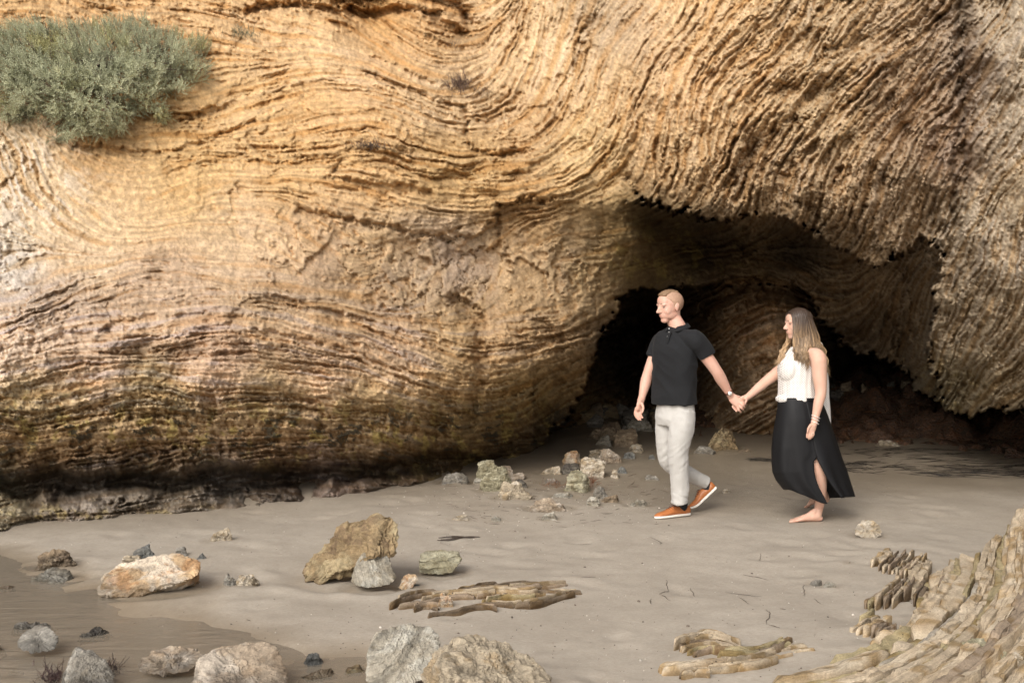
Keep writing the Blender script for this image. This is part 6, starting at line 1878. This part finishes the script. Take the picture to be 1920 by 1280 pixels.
tuft('creeping_plant', 120, 262, 22, 5, 30, (.21, .22, .13), 'thin trailing stem under the lowest point of the saltbush', 'plant', .6, 7, up_=-.1)

# seaweed heaped in the cave mouth
KU = [1040, 1100, 1200, 1300, 1400, 1480, 1560, 1650, 1760, 1860, 1960, 2300]
KV = [740, 752, 770, 802, 806, 808, 822, 830, 834, 838, 850, 880]
kx = np.linspace(.3, 9.5, 190); ky = np.linspace(11.5, 21, 150)
gx2, gy2 = np.meshgrid(kx, ky)
ku_, kv_ = uv_of(gx2, gy2, 0)
front_v = np.interp(ku_, KU, KV)
inside = (front_v - kv_)
kn = fbm(gx2.shape, 30, 81, .8); kn2 = fbm(gx2.shape, 5, 82, .5)
side = sstep(1080, 1330, ku_)
kh = (sstep(0, 8, inside + 6 * kn) * .05 + sstep(2, 70, inside + 8 * kn) * .56 * (.15 + .85 * side)) + .035 * kn + .022 * kn2
kh = np.where(inside + 6 * kn < -1, -.15, kh)
t = NT('seaweed_heap')
a = t.noise(25, 5, .7); b_ = t.noise(7, 4, .6)
c = t.mix(t.ramp(a, [(.4, 0.), (.65, 1.)]).outputs[0], (.06, .038, .026), (.18, .09, .047))
c = t.mix(t.ramp(b_, [(.55, 0.), (.7, .7)]).outputs[0], c, (.20, .085, .035))
t.set('Base Color', c); t.set('Roughness', .55); t.set('Normal', t.bump(a, .04, 1.0))
kelp = grid_mesh('seaweed_heap', np.stack([gx2, gy2, kh], -1), len(kx), len(ky), t.m); kelp.data.flip_normals()
tag(kelp, 'dark rust brown heap of washed up seaweed in the cave mouth', kind='stuff')
M_WEED = leaf_mat('seaweed_strand', .4, .1)
r = np.random.default_rng(83)
n = 9000
u_ = r.uniform(1230, 1990, n * 2); d_ = r.uniform(0, 1, n * 2) ** 1.5
idx = []
def ribbon_tpl(seed, k=7):
    r = np.random.default_rng(seed); p = np.zeros(3); a = r.uniform(0, 6.28); V_ = []; F_ = []
    for i in range(k + 1):
        w = .5 * .05 * (1 - abs(i / k - .5) * 1.2)
        s_ = np.array([-math.sin(a), math.cos(a), .4]); V_ += [p - s_ * w, p + s_ * w]
        a += r.normal(0, .6); p = p + np.array([math.cos(a), math.sin(a), r.normal(0, .35)]) / k
        if i: F_.append([2 * i - 2, 2 * i - 1, 2 * i + 1, 2 * i])
    V_ = np.array(V_); V_[:, 2] = np.abs(V_[:, 2]) * .6
    return V_, np.array(F_)
RT = [ribbon_tpl(s) for s in range(10)]
ii = r.integers(0, len(ky), 60000); jj = r.integers(0, len(kx), 60000)
w = (inside[ii, jj] > -6) & (inside[ii, jj] < 95) & (kh[ii, jj] > .01) & (r.random(60000) < np.interp(inside[ii, jj], [0, 40, 95], [1, .7, .25]))
ii, jj = ii[w][:8000], jj[w][:8000]
X = np.stack([kx[jj] + r.normal(0, .02, len(jj)), ky[ii] + r.normal(0, .02, len(ii)), kh[ii, jj] + .01], 1)
Vs = []; Fs = []; Cs = []; off = 0; vi = r.integers(0, 10, len(X))
cc = np.where(r.random(len(X))[:, None] < .30, np.array([[.42, .18, .07]]), np.array([[.12, .070, .042]])) * r.uniform(.5, 1.6, (len(X), 1))
cc = np.where(r.random(len(X))[:, None] < .04, np.array([[.24, .15, .06]]), cc)
for k in range(10):
    mk = vi == k
    th = r.uniform(0, 6.28, mk.sum()); c_, s_ = np.cos(th), np.sin(th); z_ = np.zeros_like(c_)
    Rm = np.stack([np.stack([c_, -s_, z_], -1), np.stack([s_, c_, z_], -1), np.stack([z_, z_, z_ + 1], -1)], 1)
    V_, F_ = inst(RT[k][0], RT[k][1], X[mk], Rm, r.uniform(.10, .26, mk.sum()))
    Vs.append(V_); Fs.append(F_ + off); off += len(V_); Cs.append(np.repeat(cc[mk], len(RT[k][0]), 0))
o = bulk('seaweed_strands', np.concatenate(Vs), np.concatenate(Fs), M_WEED, np.concatenate(Cs)); tag(o, 'loose rust and black seaweed blades over the heap', kind='stuff')
# thin black strands and twigs drawn out over the sand
Vs = []; Fs = []; Cs = []; off = 0
def strand(u0, v0, u1, v1, wid, col, seed, k=12, wob_=.6):
    global off
    r = np.random.default_rng(seed)
    a = np.array(gnd(u0, v0)); b = np.array(gnd(u1, v1)); d = b - a; L_ = np.linalg.norm(d) + 1e-6
    nrm_ = np.array([-d[1], d[0], 0]) / L_
    o1 = np.cumsum(r.normal(0, 1, k + 1)); o1 -= np.linspace(o1[0], o1[-1], k + 1)
    V_ = []
    for i in range(k + 1):
        p = a + d * i / k + nrm_ * o1[i] * L_ * .02 * wob_
        z = sand_z(p[0], p[1]) + .003; w_ = wid * (1 - .6 * abs(2 * i / k - 1))
        V_ += [[p[0] - nrm_[0] * w_, p[1] - nrm_[1] * w_, z], [p[0], p[1], z + w_ * 1.2], [p[0] + nrm_[0] * w_, p[1] + nrm_[1] * w_, z]]
    F_ = []
    for i in range(k):
        F_ += [[3 * i, 3 * i + 1, 3 * i + 4, 3 * i + 3], [3 * i + 1, 3 * i + 2, 3 * i + 5, 3 * i + 4]]
    Vs.append(np.array(V_)); Fs.append(np.array(F_) + off); off += len(V_); Cs.append(np.tile(col, (len(V_), 1)))
for k in range(260):
    u_ = r.uniform(1560, 1960); v_ = r.choice([r.normal(848, 5), r.normal(872, 7), r.normal(884, 4)]) + (u_ - 1760) * .02
    if v_ < 838: continue
    L_ = r.uniform(20, 110) * (1 if u_ > 1680 else .5)
    strand(u_, v_, u_ + L_, v_ + r.normal(0, 3), r.uniform(.002, .006), np.array([.022, .018, .014]), 1000 + k)
for k in range(50):
    u_ = r.uniform(1390, 1470); strand(u_, r.normal(862, 3), u_ + r.uniform(10, 60), r.normal(864, 3), .003, np.array([.03, .025, .02]), 1400 + k)
for k, (a0, b0, a1, b1) in enumerate([(1219,1009,1238,1024),(1248,1086,1254,1104),(1254,1104,1236,1114),(1236,1114,1258,1126),(1221,1122,1221,1132),(1294,1101,1303,1119),(1360,1108,1428,1116),(1386,1118,1404,1130),
      (1393,1074,1440,1084),(1436,1140,1438,1174),(1508,1092,1508,1116),(1526,1120,1540,1130),(1425,1040,1423,1052),(1084,1018,1110,1018),(1130,966,1150,962),(820,1012,900,1004),(826,1010,890,1006),(822,1008,870,1005),(1462,1140,1474,1142),
      (1440,1174,1462,1182),(1395,1260,1400,1262),(462,1160,470,1163),(380,912,388,905),(1090,1086,1118,1083)]):
    strand(a0, b0, a1, b1, .009 if 815 < a0 < 830 else .0020, np.array([.05, .035, .025]), 1500 + k, k=8, wob_=1.5)
for k in range(120):
    u_ = r.uniform(820, 1240); v_ = r.uniform(890, 985); strand(u_, v_, u_ + r.uniform(4, 22), v_ + r.normal(0, 2), .0022, np.array([.08, .055, .04]), 1700 + k, k=5)
o = bulk('seaweed_threads', np.concatenate(Vs), np.concatenate(Fs), M_WEED, np.concatenate(Cs)); tag(o, 'thin dark seaweed threads and twigs strewn on the sand', kind='stuff')
# grit: shell bits and pebbles far too many to count
gp, gf = icodirs(1); n = 2600
r = np.random.default_rng(91)
u_ = r.uniform(-40, 1960, n); v_ = 860 + 430 * r.random(n) ** .8
near = (r.random(n) < .5); u_[near] = r.normal(1000, 130, near.sum()); v_[near] = r.normal(925, 30, near.sum())
X = []; 
for a, b in zip(u_, v_):
    if b < 880 or b > 1300: b = r.uniform(900, 1290)
    p = gnd(a, b)
    X.append([p.x, p.y, sand_z(p.x, p.y) + .0005])
X = np.array(X); gfa = np.array(gf)
S_ = r.uniform(.0018, .006, n) * np.where(r.random(n) < .06, 2.2, 1)
Rm = orient(r.normal(0, 1, (n, 3)), r); tv = gp * np.array([1, .8, .5])
V_, F_ = inst(tv, gfa, X, Rm, S_)
cc = np.where(r.random(n)[:, None] < .35, np.array([[.55, .50, .43]]), np.array([[.14, .11, .085]])) * r.uniform(.6, 1.2, (n, 1))
o = bulk('grit', V_, F_, M_WEED, np.repeat(cc, len(tv), 0), True); tag(o, 'shell grit and tiny pebbles on the sand', kind='stuff')
# dark red weed round the pointed boulder, rust weed by the crystalline rock
def weed(u0, v0, ru, rv, n, col, lab, seed, h=.06):
    r = np.random.default_rng(seed); X = []
    for _ in range(n):
        a, b = u0 + r.normal(0, ru * .5), v0 + r.normal(0, rv * .4); p = gnd(a, b); X.append([p.x, p.y, sand_z(p.x, p.y) + r.uniform(0, h)])
    X = np.array(X); d = r.normal(0, .6, (n, 3)); d[:, 2] += .5
    V_, F_ = inst(SPR[2][0], SPR[2][1], X, orient(d, r), r.uniform(.25, .5, n))
    o = bulk('seaweed_tuft', V_, F_, M_WEED, np.repeat(np.array(col) * r.uniform(.5, 1.5, (n, 1)), len(SPR[2][0]), 0)); tag(o, lab, 'seaweed')
weed(100, 1262, 30, 16, 130, (.05, .024, .024), 'dark red seaweed tuft left of the pointed boulder', 5)
weed(212, 1244, 20, 8, 50, (.045, .024, .024), 'dark red seaweed tuft right of the pointed boulder', 6)
weed(1112, 908, 12, 12, 60, (.16, .06, .025), 'rust red seaweed at the right side of the crystalline rock', 7, .04)
weed(1040, 911, 26, 4, 60, (.20, .10, .05), 'flat rusty seaweed strip below the flat grey stone', 8, .02)
# ------------------------------------------------------------------ sand scoured and damp round every stone
gm_ = ground.data; n_ = len(gm_.vertices)
co = np.empty(n_ * 3, np.float32); gm_.vertices.foreach_get('co', co); co = co.reshape(-1, 3)
wa = np.empty(n_, np.float32); gm_.attributes['wet'].data.foreach_get('value', wa)
for (x_, y_, rx_, ry_) in ROCKLOG:
    R0 = max(rx_, ry_) * 2.2 + .05
    m_ = (np.abs(co[:, 0] - x_) < R0) & (np.abs(co[:, 1] - y_) < R0)
    if not m_.any(): continue
    d_ = np.sqrt(((co[m_, 0] - x_) / (rx_ + .01)) ** 2 + ((co[m_, 1] - y_) / (ry_ + .01)) ** 2)
    k_ = min(1.0, rx_ / .12)
    co[m_, 2] += k_ * (-.010 * np.exp(-((d_ - 1.12) / .2) ** 2) + .009 * np.exp(-((d_ - 1.55) / .25) ** 2)) + .006 * k_ * np.exp(-(d_ / .9) ** 2)
    wa[m_] = np.clip(wa[m_] + .45 * np.exp(-((d_ - 1.0) / .28) ** 2), 0, 1)
gm_.vertices.foreach_set('co', co.ravel()); gm_.attributes['wet'].data.foreach_set('value', wa); gm_.update()
